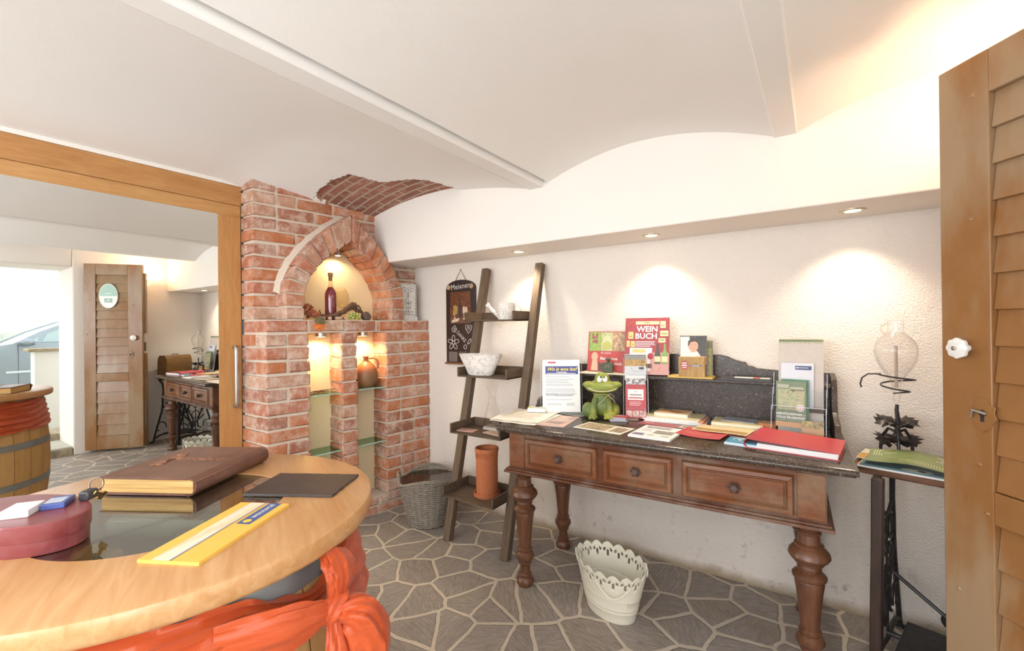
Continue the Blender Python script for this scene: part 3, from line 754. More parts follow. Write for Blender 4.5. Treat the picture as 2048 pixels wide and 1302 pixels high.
# corks
for k, (s_, z_, a, lb) in enumerate(((.352, 1.400, 10, 'wine cork half under the autumn leaves'), (.405, 1.400, 75, 'wine cork lying end-on before the vine root'), (.468, 1.400, 0, 'wine cork lying lengthwise in front of the bottle'), (.515, 1.402, 85, 'wine cork next to the green grapes'))):
    o = MB().lathe([(.0005, -.022), (.0105, -.022), (.0115, -.020), (.0115, .020), (.0105, .022), (.0005, .022)], 18, 0, RY(R(90))).build('wine_cork', plain('#c9a488', .85, 0, 'cork_pale'), loc=N(s_, -.03, z_), rot=(0, 0, R(82+a)))
    tag(o, lb, 'cork', 'wine corks in the brick arch')
# green grapes
gr = thing('grape_bunch', 'bunch of green grapes in the brick arch', 'grapes', N(.585, -.035, 1.388))
rr = random.Random(5); k = 0; ps = []
while k < 34:
    p = Vector((rr.uniform(-.032, .03), rr.uniform(-.045, .045), rr.uniform(.008, .052)))
    if (p.x/.034)**2+(p.y/.047)**2+((p.z-.026)/.03)**2 > 1 or any((p-q).length < .0125 for q in ps): 
        k += .02; continue
    ps.append(p); k += 1
for p in ps:
    MB().ell((0, 0, 0), (.0085, .0085, .0088), 0, 7).build('grape', plain('#b3bd5c', .3, 0, 'green_grape'), gr, loc=p)
lf = [(0, .0), (.018, -.006), (.03, .004), (.026, .016), (.036, .026), (.022, .03), (.016, .042), (.006, .034), (0, .05), (-.008, .034), (-.02, .042), (-.022, .028), (-.036, .024), (-.026, .014), (-.03, .002), (-.016, -.005)]
def leaf(name, c, loc, rot, sc, label, parent=None):
    m = MB(); vs = [(0, .02*sc, .004*sc)]+[(x*sc, y*sc, rnd.uniform(-.006, .006)*sc) for x, y in lf]; n = len(lf)
    m.add(vs, [(0, 1+i, 1+(i+1) % n) for i in range(n)]); m.tube([(0, 0, 0), (.002*sc, -.02*sc, -.004*sc)], .0012*sc, 5)
    o = m.build(name, cloth(c[0], c[1], 'leaf'), parent, loc=loc, rot=rot); return o
rr = random.Random(11)
LC = (('#a5502a', '#c8743c'), ('#8a3f22', '#b5603a'), ('#6f4a24', '#94703c'), ('#c9692f', '#d98a48'), ('#7c3b22', '#a35a3a'))
NMS = ['crumpled', 'curled', 'dry', 'brittle', 'folded']
lg = 'autumn leaves heaped at the left of the brick arch'
for k in range(16):
    c = LC[k % 5]; s_ = .245+rr.random()*.075; z_ = 1.405+rr.random()*.065*(1-(s_-.245)*5)+.0
    o = leaf('autumn_leaf', c, N(s_, -.03-rr.random()*.05, z_), (rr.uniform(.6, 2.2), rr.uniform(-.8, .8), rr.uniform(0, 6)), .8+rr.random()*.3, '')
    tag(o, 'dry reddish-brown leaf in the heap at the left of the brick arch', 'leaf', lg)
tag(leaf('autumn_leaf', ('#5a5430', '#7a7040'), N(.325, .012, 1.365), (R(70), 0, R(82)), 1.15, ''), 'olive green leaf hanging over the edge of the brick arch sill', 'leaf')
tag(leaf('autumn_leaf', ('#e06a28', '#ef9040'), N(.318, .008, 1.328), (R(80), .2, R(82)), 1.2, ''), 'bright orange leaf hanging below the arch sill', 'leaf')
m = MB()
m.lathe([(.002, -.035), (.022, -.028), (.032, -.005), (.030, .015), (.018, .03), (.003, .036)], 20, wob=lambda a, z: 1+.1*math.sin(5*a+z*50))
tag(m.build('dried_fig', plain('#5d4238', .8, 0, 'dried_fruit'), loc=N(.68, -.045, 1.415), rot=(R(60), 0, 0)), 'wrinkled dark brown dried fruit to the right of the green grapes', 'dried fruit')
tag(leaf('vine_leaf', ('#7a7a40', '#98964e'), N(.635, -.05, 1.465), (R(50), 0, R(120)), .75, ''), 'small yellow-green leaf behind the grapes in the arch', 'leaf')
P, rs = branch([N(.74, -.04, 1.394), N(.79, -.03, 1.396), N(.835, -.02, 1.404)], .004, .002, 9, wobble=.002)
tag(MB().tube(P, rs, 6).build('dry_stalk', VW), 'short dry stalk at the right end of the arch sill', 'stalk')
# clay jug
jg = thing('clay_jug', 'round brown clay jug with one handle on the right glass shelf', 'jug', N(.70, -.09, .9085), R(0))
CL = NT('fired_clay'); sx_ = CL.new('SeparateXYZ'); CL.link(CL.tc.outputs['Object'], sx_.inputs[0])
CL.base(CL.mix(CL.ramp(CL.math('ADD', sx_.outputs[2], CL.math('MULTIPLY', CL.noise(9, 4), .05)), [(.11, (0, 0, 0, 1)), (.17, (1, 1, 1, 1))]), CL.mix(CL.noise(7, 5), '#6e4e36', '#98714c'), '#a96843')); CL.rough(.45)
MB().shell([(.050, 0), (.062, .01), (.080, .045), (.085, .08), (.080, .115), (.062, .150), (.036, .175), (.019, .190), (.016, .200), (.019, .212), (.024, .220)], .004, n=44).build('body', CL.m, jg)
MB().tube([(.018, .008, .205), (.045, .03, .210), (.066, .045, .195), (.072, .048, .165), (.068, .045, .130)], [.008, .009, .009, .009, .010], 12).build('handle', CL.m, jg)
# twigs on the left glass shelf
for k, (a, b_, lb) in enumerate(((N(.27, -.10, .909), N(.45, -.05, .926), 'upper long brown twig on the left glass shelf'), (N(.265, -.04, .906), N(.40, -.08, .910), 'short brown twig crossing under the longer ones'), (N(.275, -.14, .907), N(.43, -.10, .908), 'rear brown twig on the left glass shelf'), (N(.275, -.03, .906), N(.385, -.022, .908), 'front brown twig at the shelf edge'))):
    P, rs = branch([a, a.lerp(b_, .5)+Vector((0, 0, .004)), b_], .0035, .0025, 20+k, wobble=.0015)
    tag(MB().tube(P, rs, 6).build('twig', wood('#5c3a22', '#7d5434', 'x', .6, 4, 'twig_bark')), lb, 'twig', 'twigs on the left glass shelf')
# white relief plaque on the ledge
pq = thing('relief_plaque', 'white shabby carved plaque with scrolls standing on the brick ledge', 'plaque', N(1.045, -.055, 1.387), R(-7.9))
PQ = plain('#e4e0da', .8, 0, 'distressed_white'); PQD = plain('#a29a92', .8, 0, 'worn_grey')
# local x to the right along the wall; face looks to the room (-y)
PM = Matrix(((0, -1, 0, 0), (1, 0, 0, 0), (0, 0, 1, 0), (0, 0, 0, 1)))
w, hgt = .155, .29
m = MB(); out = [(-w/2, 0), (w/2, 0), (w/2, hgt-.02)]+[(w/2*math.cos(PI*i/8)*.98, hgt-.015+.016*math.sin(PI*i/8)) for i in range(1, 8)]+[(-w/2, hgt-.02)]
n = len(out); PQM = RZ(R(90))
m.add([(x, 0, z) for x, z in out]+[(x, .022, z) for x, z in out], [tuple(range(n)), tuple(reversed(range(n, 2*n)))]+[(i, n+i, n+(i+1) % n, (i+1) % n) for i in range(n)], 0, PQM)
m.box(-w/2-.006, w/2+.006, -.006, .024, 0, .03, 0, PQM)
m.build('board', patina('#e6e2dc', '#a39d98', 40), pq, bevel=.003)
m = MB()
def sc2(cx, cz, r, a0, a1, sg=1, turns=1.0):
    pts = []
    for i in range(17):
        q = i/16; a = a0+(a1-a0)*q; rr_ = r*(1-.62*q); pts.append((cx+rr_*math.cos(a), -.001, cz+rr_*math.sin(a)))
    return pts
for sg in (-1, 1):
    for cz, r in ((.235, .022), (.135, .014), (.055, .018), (.095, .010)):
        P = sc2(0, 0, r, PI*.9, -PI*.9); m.tube([(sg*(-(x)+.006+r*1.1), y, cz+z) for x, y, z in P], .0026, 6, 0, PQM)
m.tube([(0, -.001, .04), (0, -.001, .26)], .0022, 6, 0, PQM)
m.tube([(sc*.062, -.001, .045+.2*(abs(sc) > 2)) for sc in (-1, 1)], .0018, 6, 0, PQM)
for zc_ in (.21, .19, .135, .07): m.ell((0, -.001, zc_), (.008, .004, .010), 0, 8, PQM)
m.tube([(-.066, -.001, .035), (-.066, -.001, .262), (-.03, -.001, .282), (.03, -.001, .282), (.066, -.001, .262), (.066, -.001, .035)], .0022, 6, 0, PQM)
m.build('relief_scrolls', PQD, pq)

# ================================================================ CHALKBOARD
cb = thing('chalkboard', 'tall narrow dark chalkboard with chalk flowers hanging by a cord', 'chalkboard', (.79, -.004, 1.06))
w, hgt = .285, .565
BM = RX(R(90))           # (x, z-up) drawing plane: local (x,y,z)->(x,-z,y)
out = [(-w/2, 0), (w/2, 0), (w/2, hgt)]+[(w/2*math.cos(PI*i/12), hgt+.06*math.sin(PI*i/12)) for i in range(1, 12)]+[(-w/2, hgt)]
bb = MB().prism(out, 0, .014, 0, BM).build('board', wood('#1f1210', '#351f1a', 'z', .5, 1, 'dark_board'), cb, bevel=.003)
m = MB(); m.box(-w/2, w/2, 0, .022, -.026, -.0, 0).box(-w/2, w/2, -.02, .03, 0, .008, 0)
m = MB().box(-w/2-.004, w/2+.004, -.030, 0, -.006, .008); m.build('ledge', wood('#6b4028', '#8c5a3a', 'x', .5), cb, bevel=.002)
pic = MB(); F = lambda z_: T(0, 0, z_)
pic.rect(-.10, .30, .20, .235, .0146, 0, BM); pic.rect(-.10, .30, .20, .045, .0149, 1, BM)
for x0, c in ((.0, 2),): pass
pic.prism([(-.018, .34), (.014, .34), (.014, .42), (.006, .435), (.004, .47), (-.008, .47), (-.01, .435), (-.018, .42)], .0148, .0152, 2, BM)
for x0, y0 in ((-.055, .345), (.035, .338), (.058, .335)):
    pic.prism([(x0-.010, y0-.01), (x0+.010, y0-.01), (x0+.002, y0+.005), (x0+.002, y0+.03), (x0+.012, y0+.05), (x0+.009, y0+.085), (x0-.009, y0+.085), (x0-.012, y0+.05), (x0-.002, y0+.03), (x0-.002, y0+.005)], .015, .0154, 3, BM)
pic.prism([(-.075, .36), (-.03, .37), (-.02, .42), (-.05, .44), (-.07, .40)], .0151, .0155, 4, BM)
pic.prism([(-.085, .305), (-.02, .315), (-.005, .34), (-.04, .335), (-.08, .325)], .0153, .0157, 3, BM)
pic.build('picture', [photo('#3a1f14', '#6d3f26', '#8d5a3a'), plain('#6b3f24', .5, 0, 'print'), plain('#27120e', .4, 0, 'print'), plain('#d8c0a4', .5, 0, 'print'), plain('#a8853a', .5, 0, 'print')], bb)
CH = plain('#d9d2cc', .9, 0, 'chalk')
ck = MB(); ck.text('Meixner', BM @ T(0, .575, .0152) @ RZ(R(4)), .058, 0, 0.0, 'CENTER', .95)
def stroke(pts, w_=.0022, cyc=False): ck.tube([BM @ Vector((x, y, .0152)) for x, y in pts], w_, 5, 0, None, cyc)
circ = lambda cx, cy, rx, ry, a=0: [(cx+rx*math.cos(2*PI*i/18)*math.cos(a)-ry*math.sin(2*PI*i/18)*math.sin(a), cy+rx*math.cos(2*PI*i/18)*math.sin(a)+ry*math.sin(2*PI*i/18)*math.cos(a)) for i in range(18)]
for k in range(5):
    a = 2*PI*k/5+.3; stroke(circ(-.07+.034*math.cos(a), .155+.034*math.sin(a), .022, .014, a), cyc=True)
stroke(circ(-.07, .155, .013, .013), cyc=True)
stroke([(-.075, .235), (-.085, .262), (-.055, .285), (-.035, .255), (-.05, .235), (-.075, .235)]); stroke(circ(-.058, .255, .007, .011), cyc=True)
stroke([(.075, .225), (.05, .26), (.05, .285), (.068, .288), (.076, .272), (.09, .288), (.11, .28), (.105, .255), (.075, .225)])
stroke([(.062, .252), (.068, .275)]); stroke([(.076, .248), (.082, .275)]); stroke([(.09, .252), (.095, .275)])
stroke(circ(.045, .125, .014, .015), cyc=True); stroke(circ(.085, .165, .024, .009, R(50)), cyc=True)
ck.text('DANKE', BM @ T(.008, .20, .0152) @ RZ(R(-42)), .040, 0, 0.0, 'CENTER', .8)
stroke([(-.02, .065), (.0, .09), (.01, .075)], .0012); stroke([(.01, .06), (.02, .09), (.035, .07), (.05, .095)], .0012)
ck.build('chalk_drawing', CH, bb)
MB().rect(-.118, .012, .085, .075, .0147, 0, BM).build('smudge', plain('#6d625a', .9, 0, 'chalk_dust'), bb)
for sx_ in (-1, 1):
    m = MB()
    for k in range(6): m.ell((sx_*.118+.012*math.cos(k), .015+.004*k % .02, 0), (.011, .011, .008), 0, 7)
    m = MB()
    for k in range(5): a = 2*PI*k/5; m.ell((.011*math.cos(a), -.004, .011*math.sin(a)), (.009, .006, .009), 0, 7)
    m.ell((0, -.008, 0), (.006, .006, .006), 0, 7)
    m.build('straw_flower', plain('#b99a72', .9, 0, 'straw'), cb, loc=(sx_*.112, -.014, .572))
MB().tube([(-.06, -.008, .60), (-.035, -.007, .645), (0, -.006, .70), (.035, -.007, .645), (.06, -.008, .60)], .0022, 6).ell((0, -.005, .70), (.005, .005, .005), 0, 6).build('cord', plain('#8a7258', .9, 0, 'cord'), cb)
# ================================================================ PRINTED THINGS ON THE DESK
ZT = .8365
P_ = lambda c: plain(c, .45, 0, 'print')
def block(w, h_, th, mi=0, cy=True):
    m = MB(); return m.box(-w/2, w/2, -h_/2 if cy else 0, h_/2 if cy else h_, -th, 0, mi)
def flat(name, label, cat, w, h_, th, loc, rz, mats, draw=None, group=None, edge=0):
    """a booklet or sheet lying on its back: origin at its underside"""
    m = MB(); m.box(-w/2, w/2, -h_/2, h_/2, 0, th, 0)
    if draw: draw(m, th+.0003)
    o = m.build(name, mats, loc=loc, rot=(0, 0, R(rz))); return tag(o, label, cat, group)
def warped(name, label, cat, w, h_, th, loc, rz, mats, fz, draw=None, n=10):
    m = MB(); vs = []; fs = []
    for k in (0, 1):
        for j in range(n+1):
            for i in range(n+1):
                x, y = -w/2+w*i/n, -h_/2+h_*j/n; vs.append((x, y, fz(x, y)+k*th))
    N_ = (n+1)**2
    for j in range(n):
        for i in range(n):
            a = j*(n+1)+i; fs.append((N_+a, N_+a+1, N_+a+n+2, N_+a+n+1)); fs.append((a+n+1, a+n+2, a+1, a))
    for i in range(n):
        for a, b_ in ((i, i+1), ((i+1)*(n+1), i*(n+1)), (n*(n+1)+i+1, n*(n+1)+i), (i*(n+1)+n, (i+1)*(n+1)+n)): fs.append((a, b_, N_+b_, N_+a))
    m.add(vs, fs)
    if draw: draw(m, th+.0004, fz)
    o = m.build(name, mats, loc=loc, rot=(0, 0, R(rz))); return tag(o, label, cat)
def gridlines(m, z, fz, x0, x1, y0, dy, n, h_, mi, seg=6):
    for k in range(n):
        y = y0-k*dy; L = (x1-x0)*(1-.25*rnd.random())
        for i in range(seg):
            a, b_ = x0+L*i/seg, x0+L*(i+1)/seg
            m.quad((a, y, fz(a, y)+z), (b_, y, fz(b_, y)+z), (b_, y+h_, fz(b_, y+h_)+z), (a, y+h_, fz(a, y+h_)+z), mi)
PAPER = plain('#ece3d2', .7, 0, 'paper'); PAPW = plain('#f1efec', .6, 0, 'white_paper'); CREAMP = plain('#f3ede0', .7, 0, 'cream_paper')
GREY = P_('#8d8782'); DARK = P_('#3b3633'); REDP = P_('#b5383e'); REDD = P_('#8f2f36'); BLU = P_('#2f4f9a'); NAVY = P_('#2c3f86'); YEL = P_('#f0dc4a'); WHT = P_('#f4f0ea'); PINK = P_('#c98f86'); GRN = P_('#8aa45c'); TEAL = P_('#2e8fb0'); ORG = P_('#e0843c')
# newspaper sheets hanging over the left desk corner
fz = lambda x, y: .004*math.sin(x*28+y*12)**2-.11*max(0, -x-.088)**1.6+.0015
def dr(m, z, f):
    gridlines(m, z, f, -.12, .10, .12, .012, 18, .003, 1); 
warped('newspaper_sheet', 'upper cream newspaper sheet hanging over the left corner of the marble desk', 'newspaper', .28, .33, .0012, (1.665, -.49, ZT+.003), 8, [CREAMP, P_('#c9b99a')], fz, dr)
warped('newspaper_sheet', 'lower cream newspaper sheet with curled edge at the left desk corner', 'newspaper', .27, .31, .0012, (1.69, -.525, ZT), 2, [PAPER, P_('#c9b99a')], lambda x, y: fz(x, y)*.7-.0, dr)
flat('card_pack', 'small white card pack with yellow-green top on the newspaper', 'card pack', .10, .065, .022, (1.665, -.375, ZT+.011), 22, [PAPW, P_('#c8cf74'), P_('#dfe6f0')], lambda m, z: (m.rect(-.05, -.0325, .1, .065, z, 1), m.rect(-.03, -.02, .06, .03, z+.0003, 2)))
def dr(m, z): m.rect(-.06, -.02, .12, .12, z, 1); m.rect(-.035, -.11, .07, .07, z, 1); m.lines(-.06, -.03, .11, 6, .008, .003, 2, z)
flat('leaflet', 'pink faded leaflet with a printed picture beside the newspaper', 'leaflet', .14, .27, .0012, (1.875, -.50, ZT), 8, [P_('#dcb3a6'), photo('#a07a70', '#d8c0b4', '#8a6a64'), P_('#a27f78')], dr)
flat('leaflet', 'dark grey-green leaflet behind the frog figure', 'leaflet', .17, .13, .0015, (1.865, -.28, ZT+.001), -14, [P_('#6b7364'), P_('#4a5248')], lambda m, z: m.lines(-.07, .03, .13, 4, .02, .006, 1, z))
def dr(m, z):
    m.rect(-.115, -.06, .15, .12, z, 1); m.rect(.05, -.05, .065, .10, z, 2); m.lines(-.10, .065, .2, 1, .01, .004, 3, z)
flat('leaflet', 'cream leaflet with a dark brown sketch in front of the frog figure', 'leaflet', .25, .15, .0015, (2.135, -.535, ZT), -7, [CREAMP, photo('#e0d0b0', '#7a5f48', '#e0d0b0', '#5b4638'), photo('#e0d0b0', '#8d745c', '#e0d0b0'), DARK], dr)
# business cards stack
for k in range(6):
    flat('business_card', 'red and white business card in the small stack right of the frog' if k < 5 else 'red business card on top of the small stack right of the frog', 'business card', .088, .055, .0042, (2.135+rnd.uniform(-.004, .004), -.335+rnd.uniform(-.004, .004), ZT+.0043*k), 12+rnd.uniform(-6, 6), [P_('#b9b4bd') if k < 5 else REDP, REDP, WHT], (lambda m, z: (m.rect(-.042, -.025, .084, .05, z, 1), m.lines(-.035, .012, .06, 3, .01, .004, 2, z+.0003))), 'business cards right of the frog')
flat('business_card', 'pale business card standing loose behind the card stack', 'business card', .09, .055, .001, (2.165, -.265, ZT), 25, [P_('#e4d6cf'), REDP], lambda m, z: m.lines(-.03, .01, .06, 2, .01, .003, 1, z))
# magazines stack 1
def mag(label, w, h_, th, x, y, z, rz, mats, draw, gp=None, nm='magazine'): return flat(nm, label, nm.replace('_', ' '), w, h_, th, (x, y, z), rz, mats, draw, gp)
z = ZT
mag('white magazine at the bottom of the left magazine pile', .29, .21, .007, 2.385, -.158, z, 4, [PAPW, P_('#c0602e')], lambda m, q: m.rect(.10, -.10, .044, .2, q, 1)); z += .0072
mag('magazine with orange edge, second from the bottom of the left pile', .285, .205, .007, 2.375, -.155, z, 1, [P_('#e9e4e0'), ORG], lambda m, q: m.rect(.11, -.10, .03, .2, q, 1)); z += .0072
mag('cream and green magazine near the top of the left magazine pile', .28, .20, .008, 2.365, -.152, z, 0, [P_('#ece8e0'), P_('#d9cfa4'), photo('#98a860', '#c8c890', '#e0b060')], lambda m, q: (m.rect(-.138, -.098, .276, .196, q, 1), m.rect(-.135, -.05, .06, .14, q+.0003, 2))); z += .0082
mag('cream booklet with an orange bowl on its cover on top of the left pile', .165, .135, .016, 2.36, -.14, z, 2, [P_('#f0e6dc'), P_('#e8c088'), P_('#d9702c'), P_('#8d8478')], lambda m, q: (m.rect(-.08, -.066, .16, .13, q, 1), m.disc((.01, -.008, q+.0004), .035, .018, 2), m.rect(-.06, .03, .05, .03, q+.0003, 3)), nm='booklet')
# pile 2
z = ZT
mag('landscape magazine at the bottom of the right magazine pile', .26, .19, .009, 2.70, -.16, z, -6, [P_('#e4dccb'), photo('#8f9470', '#d8cfae', '#7c8a86')], lambda m, q: m.rect(-.125, -.09, .25, .18, q, 1)); z += .0092
mag('pale yellow folded brochure in the right magazine pile', .22, .16, .009, 2.665, -.135, z, 3, [P_('#f0e8d4'), P_('#e0d49c'), P_('#c9c48a')], lambda m, q: (m.rect(-.105, -.075, .21, .15, q, 1), m.rect(-.03, -.075, .002, .15, q+.0003, 2)), nm='brochure'); z += .0092
mag('grey-blue brochure on top of the right magazine pile', .15, .11, .004, 2.67, -.105, z, -5, [P_('#a9abb4'), P_('#6a6670')], lambda m, q: m.lines(-.05, .02, .1, 3, .015, .004, 1, q), nm='brochure')
flat('booklet', 'small orange booklet beside the right magazine pile', 'booklet', .07, .09, .02, (2.80, -.13, ZT+.009), -8, [P_('#c8783c'), P_('#e8c48c')], lambda m, q: m.rect(-.03, -.04, .06, .05, q, 1))
# front row
def dr(m, z):
    m.lines(-.075, .095, .15, 2, .014, .006, 1, z); m.lines(-.07, .065, .13, 1, .01, .010, 1, z); m.rect(-.01, -.035, .085, .065, z, 2)
    m.rect(-.085, -.095, .05, .04, z, 3); m.lines(-.02, -.075, .035, 1, .01, .008, 1, z); m.lines(.04, -.075, .035, 1, .01, .008, 1, z); m.lines(-.075, .04, .05, 4, .014, .004, 4, z)
flat('newsletter', 'white printed newsletter with a grey picture at the front of the desk', 'newsletter', .185, .235, .008, (2.385, -.515, ZT), -2, [PAPW, P_('#4a463f'), photo('#6a6a60', '#b8b4a8', '#3c3c38'), P_('#76799c'), GREY], dr)
flat('leaflet', 'dark pink leaflet strip behind the white newsletter', 'leaflet', .19, .075, .0012, (2.335, -.315, ZT), -4, [P_('#a8525c'), P_('#e8c0b8')], lambda m, z: m.lines(-.07, .0, .05, 1, .01, .008, 1, z))
flat('leaflet', 'grey-brown leaflet with a white arrow between the piles', 'leaflet', .14, .08, .0012, (2.50, -.325, ZT+.001), -10, [P_('#a88f80'), WHT], lambda m, z: (m.rect(-.06, -.03, .05, .006, z, 1), m.rect(-.06, -.03, .006, .04, z, 1)))
warped('flyer', 'red flyer with lines of text at the front of the desk', 'flyer', .19, .16, .0015, (2.565, -.43, ZT+.001), -8, [P_('#c4464a'), P_('#eab0a0')], lambda x, y: .002+.006*(x/.095)**2, lambda m, z, f: gridlines(m, z, f, -.075, .06, .0, .016, 3, .003, 1))
warped('brochure', 'cream brochure with a brown landscape strip lying over the red flyer', 'brochure', .235, .13, .002, (2.63, -.335, ZT+.007), -9, [P_('#ead0a0'), photo('#7a5530', '#c9a468', '#54402c')], lambda x, y: .004+.0025*math.sin(x*20), lambda m, z, f: [m.quad((x, -.055, f(x, -.055)+z), (x+.02, -.055, f(x+.02, -.055)+z), (x+.02, -.01, f(x+.02, -.01)+z), (x, -.01, f(x, -.01)+z), 1) for x in [-.11+.02*i for i in range(11)]])
def dr(m, z): 
    m.tube([(.05*math.cos(2*PI*i/24), .022*math.sin(2*PI*i/24), z) for i in range(24)], .0012, 4, 1, None, True); m.text('WEINGUT', T(0, .003, z+.0005), .018, 1, .02); m.rect(-.08, -.05, .16, .02, z, 2)
flat('flyer', 'dark red flyer with a white oval emblem beside the red binder', 'flyer', .165, .11, .004, (2.705, -.355, ZT+.003), -10, [P_('#a83238'), WHT, P_('#d8b890')], dr)
def dr(m, z):
    m.tube([(-.042, -.012, z), (-.035, .014, z), (-.018, .024, z), (-.002, .014, z), (.004, -.012, z)], .0018, 4, 1); m.lines(.014, .015, .04, 4, .011, .006, 1, z, ragged=.1); m.rect(-.024, -.012, .012, .018, z, 1)
    m.lines(-.05, .034, .1, 1, .01, .003, 1, z); m.lines(-.05, -.036, .1, 1, .01, .004, 1, z)
for k in range(3):
    flat('info_card', ('blue card with white arch emblem on top of the blue stack' if k == 2 else 'pale-edged card in the blue stack beside the red binder'), 'card', .125, .085, .005, (2.735+.003*k, -.512+.002*k, ZT+.0052*k), -6+2*k, [P_('#dde6ee') if k < 2 else TEAL, WHT], dr if k == 2 else None, 'blue info cards by the red binder')
# red ring binder, lying down, spine to the left
rb = thing('ring_binder', 'red ring binder full of white pages lying at the right end of the desk', 'binder', (2.915, -.455, ZT), R(-6))
REDB = plain('#c43b45', .35, 0, 'red_board'); m = MB()
sp = [(-.145, .0035), (-.152, .006), (-.158, .014), (-.158, .024), (-.153, .032), (-.145, .036)]
prof = [(.155, 0), (-.145, 0)]+[(x-.003, z-.001) for x, z in sp]+[(-.145, .039), (.155, .026)]
inner = [(.155, .0235), (-.145, .0355)]+[(x+.001, z) for x, z in reversed(sp[1:-1])]+[(-.145, .0025), (.155, .0025)]
pf = prof+inner; n = len(pf)
m.add([(x, y, z) for y in (-.125, .125) for x, z in pf], [(i, (i+1) % n, n+(i+1) % n, n+i) for i in range(n)])
a, b_ = len(prof), n
for yo in (0, n):
    base = len(m.v)-2*n+yo
    idx = list(range(len(prof))); iid = list(range(n-1, len(prof)-1, -1))
    for i in range(len(prof)-1): 
        j0 = int(round(i*(len(iid)-1)/(len(prof)-1))); j1 = int(round((i+1)*(len(iid)-1)/(len(prof)-1)))
        m.f.append([base+idx[i], base+idx[i+1], base+iid[j1], base+iid[j0]]) ; m.m.append(0)
m.build('cover', REDB, rb)
MB().box(-.115, .148, -.118, .118, .003, .014).box(-.112, .15, -.12, .116, .0145, .0225).build('pages', PAPW, rb)
m = MB()
for y in (-.05, .05): m.tube([(-.125+.016*math.cos(2*PI*i/16), y, .018+.013*math.sin(2*PI*i/16)) for i in range(16)], .0015, 6, 0, None, True)
m.build('ring', STEEL, rb)

# ---------------------------------------------------------------- acrylic leaflet stands
AC = glassy('#ffffff', .5, 'acrylic', 4.0, .0012)
ACE = plain('#b9bec2', .1, 0, 'acrylic_edge')
def tilt(x, y, z, rz, t=12): return (x, y, z), (R(90-t), 0, R(rz))
st = thing('leaflet_holder', 'clear acrylic stand holding a white events sheet left of the frog', 'leaflet holder', (1.778, -.292, ZT+.001), R(30))
TM = RX(R(82))
m = MB(); m.box(-.118, .118, 0, .31, -.003, 0, 0, TM); m.box(-.118, .118, 0, .20, .028, .030, 0, TM); m.box(-.118, -.1155, 0, .20, 0, .028, 0, TM); m.box(.1155, .118, 0, .20, 0, .028, 0, TM); m.box(-.118, .118, 0, .003, 0, .03, 0, TM); m.box(-.118, .118, -.035, .06, 0, .003, 0)
m.build('acrylic_body', AC, st)
m = MB(); [m.box(x, x+.0016, 0, .30, -.0035, .0005, 0, TM) for x in (-.119, .1175)]; m.box(-.118, .118, -.001, .001, .0, .031, 0, TM); m.build('acrylic_edge', ACE, st)
# the sheets it holds
A0 = Matrix.Translation((1.778, -.292, ZT+.001)) @ RZ(R(30))
def held(name, label, cat, base, x, z0, w, h_, th, off, mats, draw=None, tl=82):
    m = MB(); m.box(0, w, 0, h_, 0, th, 0)
    if draw: draw(m, th+.0003)
    M = base @ RX(R(tl)) @ T(x, z0, off)
    o = m.build(name, mats); o.matrix_world = M; return tag(o, label, cat)
def dr(m, z):
    m.rect(.03, .255, .045, .03, z, 1); m.rect(.078, .268, .13, .006, z, 2); m.rect(.078, .258, .13, .008, z, 3); m.lines(.05, .235, .12, 2, .01, .003, 4, z)
held('info_sheet', 'white sheet with a red square logo standing at the back of the events stand', 'sheet', A0, -.105, .004, .212, .296, .004, .001, [PAPW, P_('#b33a55'), P_('#d2dcb8'), P_('#aebf8c'), GREY], dr)
def dr(m, z):
    m.rect(.012, .212, .186, .046, z, 1); m.text('Wo is wos los?', T(.105, .241, z+.0004), .027, 2, .022, shear=.35, sx=1.02); m.text('Freizeittipps', T(.105, .224, z+.0004), .012, 3, .02); m.lines(.018, .215, .17, 1, .01, .003, 3, z+.0004, ragged=.05)
    for y, n_ in ((.196, 1), (.182, 3), (.155, 2), (.128, 3), (.10, 2), (.068, 1)): m.lines(.012, y, .17, n_, .0085, .0022, 4, z)
    m.text('Weinfest', T(.012, .098, z+.0004), .018, 5, .0, 'LEFT'); m.lines(.07, .101, .12, 3, .006, .0018, 4, z); m.lines(.02, .045, .1, 2, .007, .002, 4, z); m.lines(.13, .048, .05, 3, .006, .002, 4, z)
held('events_sheet', 'white sheet with a blue banner reading Wo is wos los', 'sheet', A0, -.102, .004, .208, .262, .003, .0245, [PAPW, P_('#34408c'), YEL, WHT, P_('#8a8a92'), P_('#5a5a66')], dr)
held('info_sheet', 'stack of plain white sheets behind the blue bannered sheet', 'sheet', A0, -.108, .004, .21, .275, .016, .007, [PAPW])
# middle tiered holder (three pockets)
hm = thing('leaflet_holder', 'narrow clear acrylic three-tier stand with red leaflets right of the frog', 'leaflet holder', (2.190, -.232, ZT+.001), R(20))
B0 = Matrix.Translation((2.190, -.232, ZT+.001)) @ RZ(R(20)); TM = RX(R(84))
m = MB(); m.box(-.062, .062, 0, .32, -.003, 0, 0, TM)
for z0, z1, o in ((0, .11, .048), (.10, .20, .030), (.20, .27, .014)): m.box(-.062, .062, z0, z1, o, o+.002, 0, TM)
for x in (-.062, .060): m.box(x, x+.002, 0, .20, 0, .05, 0, TM)
m.box(-.062, .062, -.045, .03, 0, .003, 0); m.build('acrylic_body', AC, hm)
m = MB(); [m.box(x, x+.0018, 0, .21, .047, .0505, 0, TM) for x in (-.063, .0612)]; [m.box(x, x+.0018, .0, .32, -.0035, .0, 0, TM) for x in (-.063, .0612)]; m.build('acrylic_edge', ACE, hm)
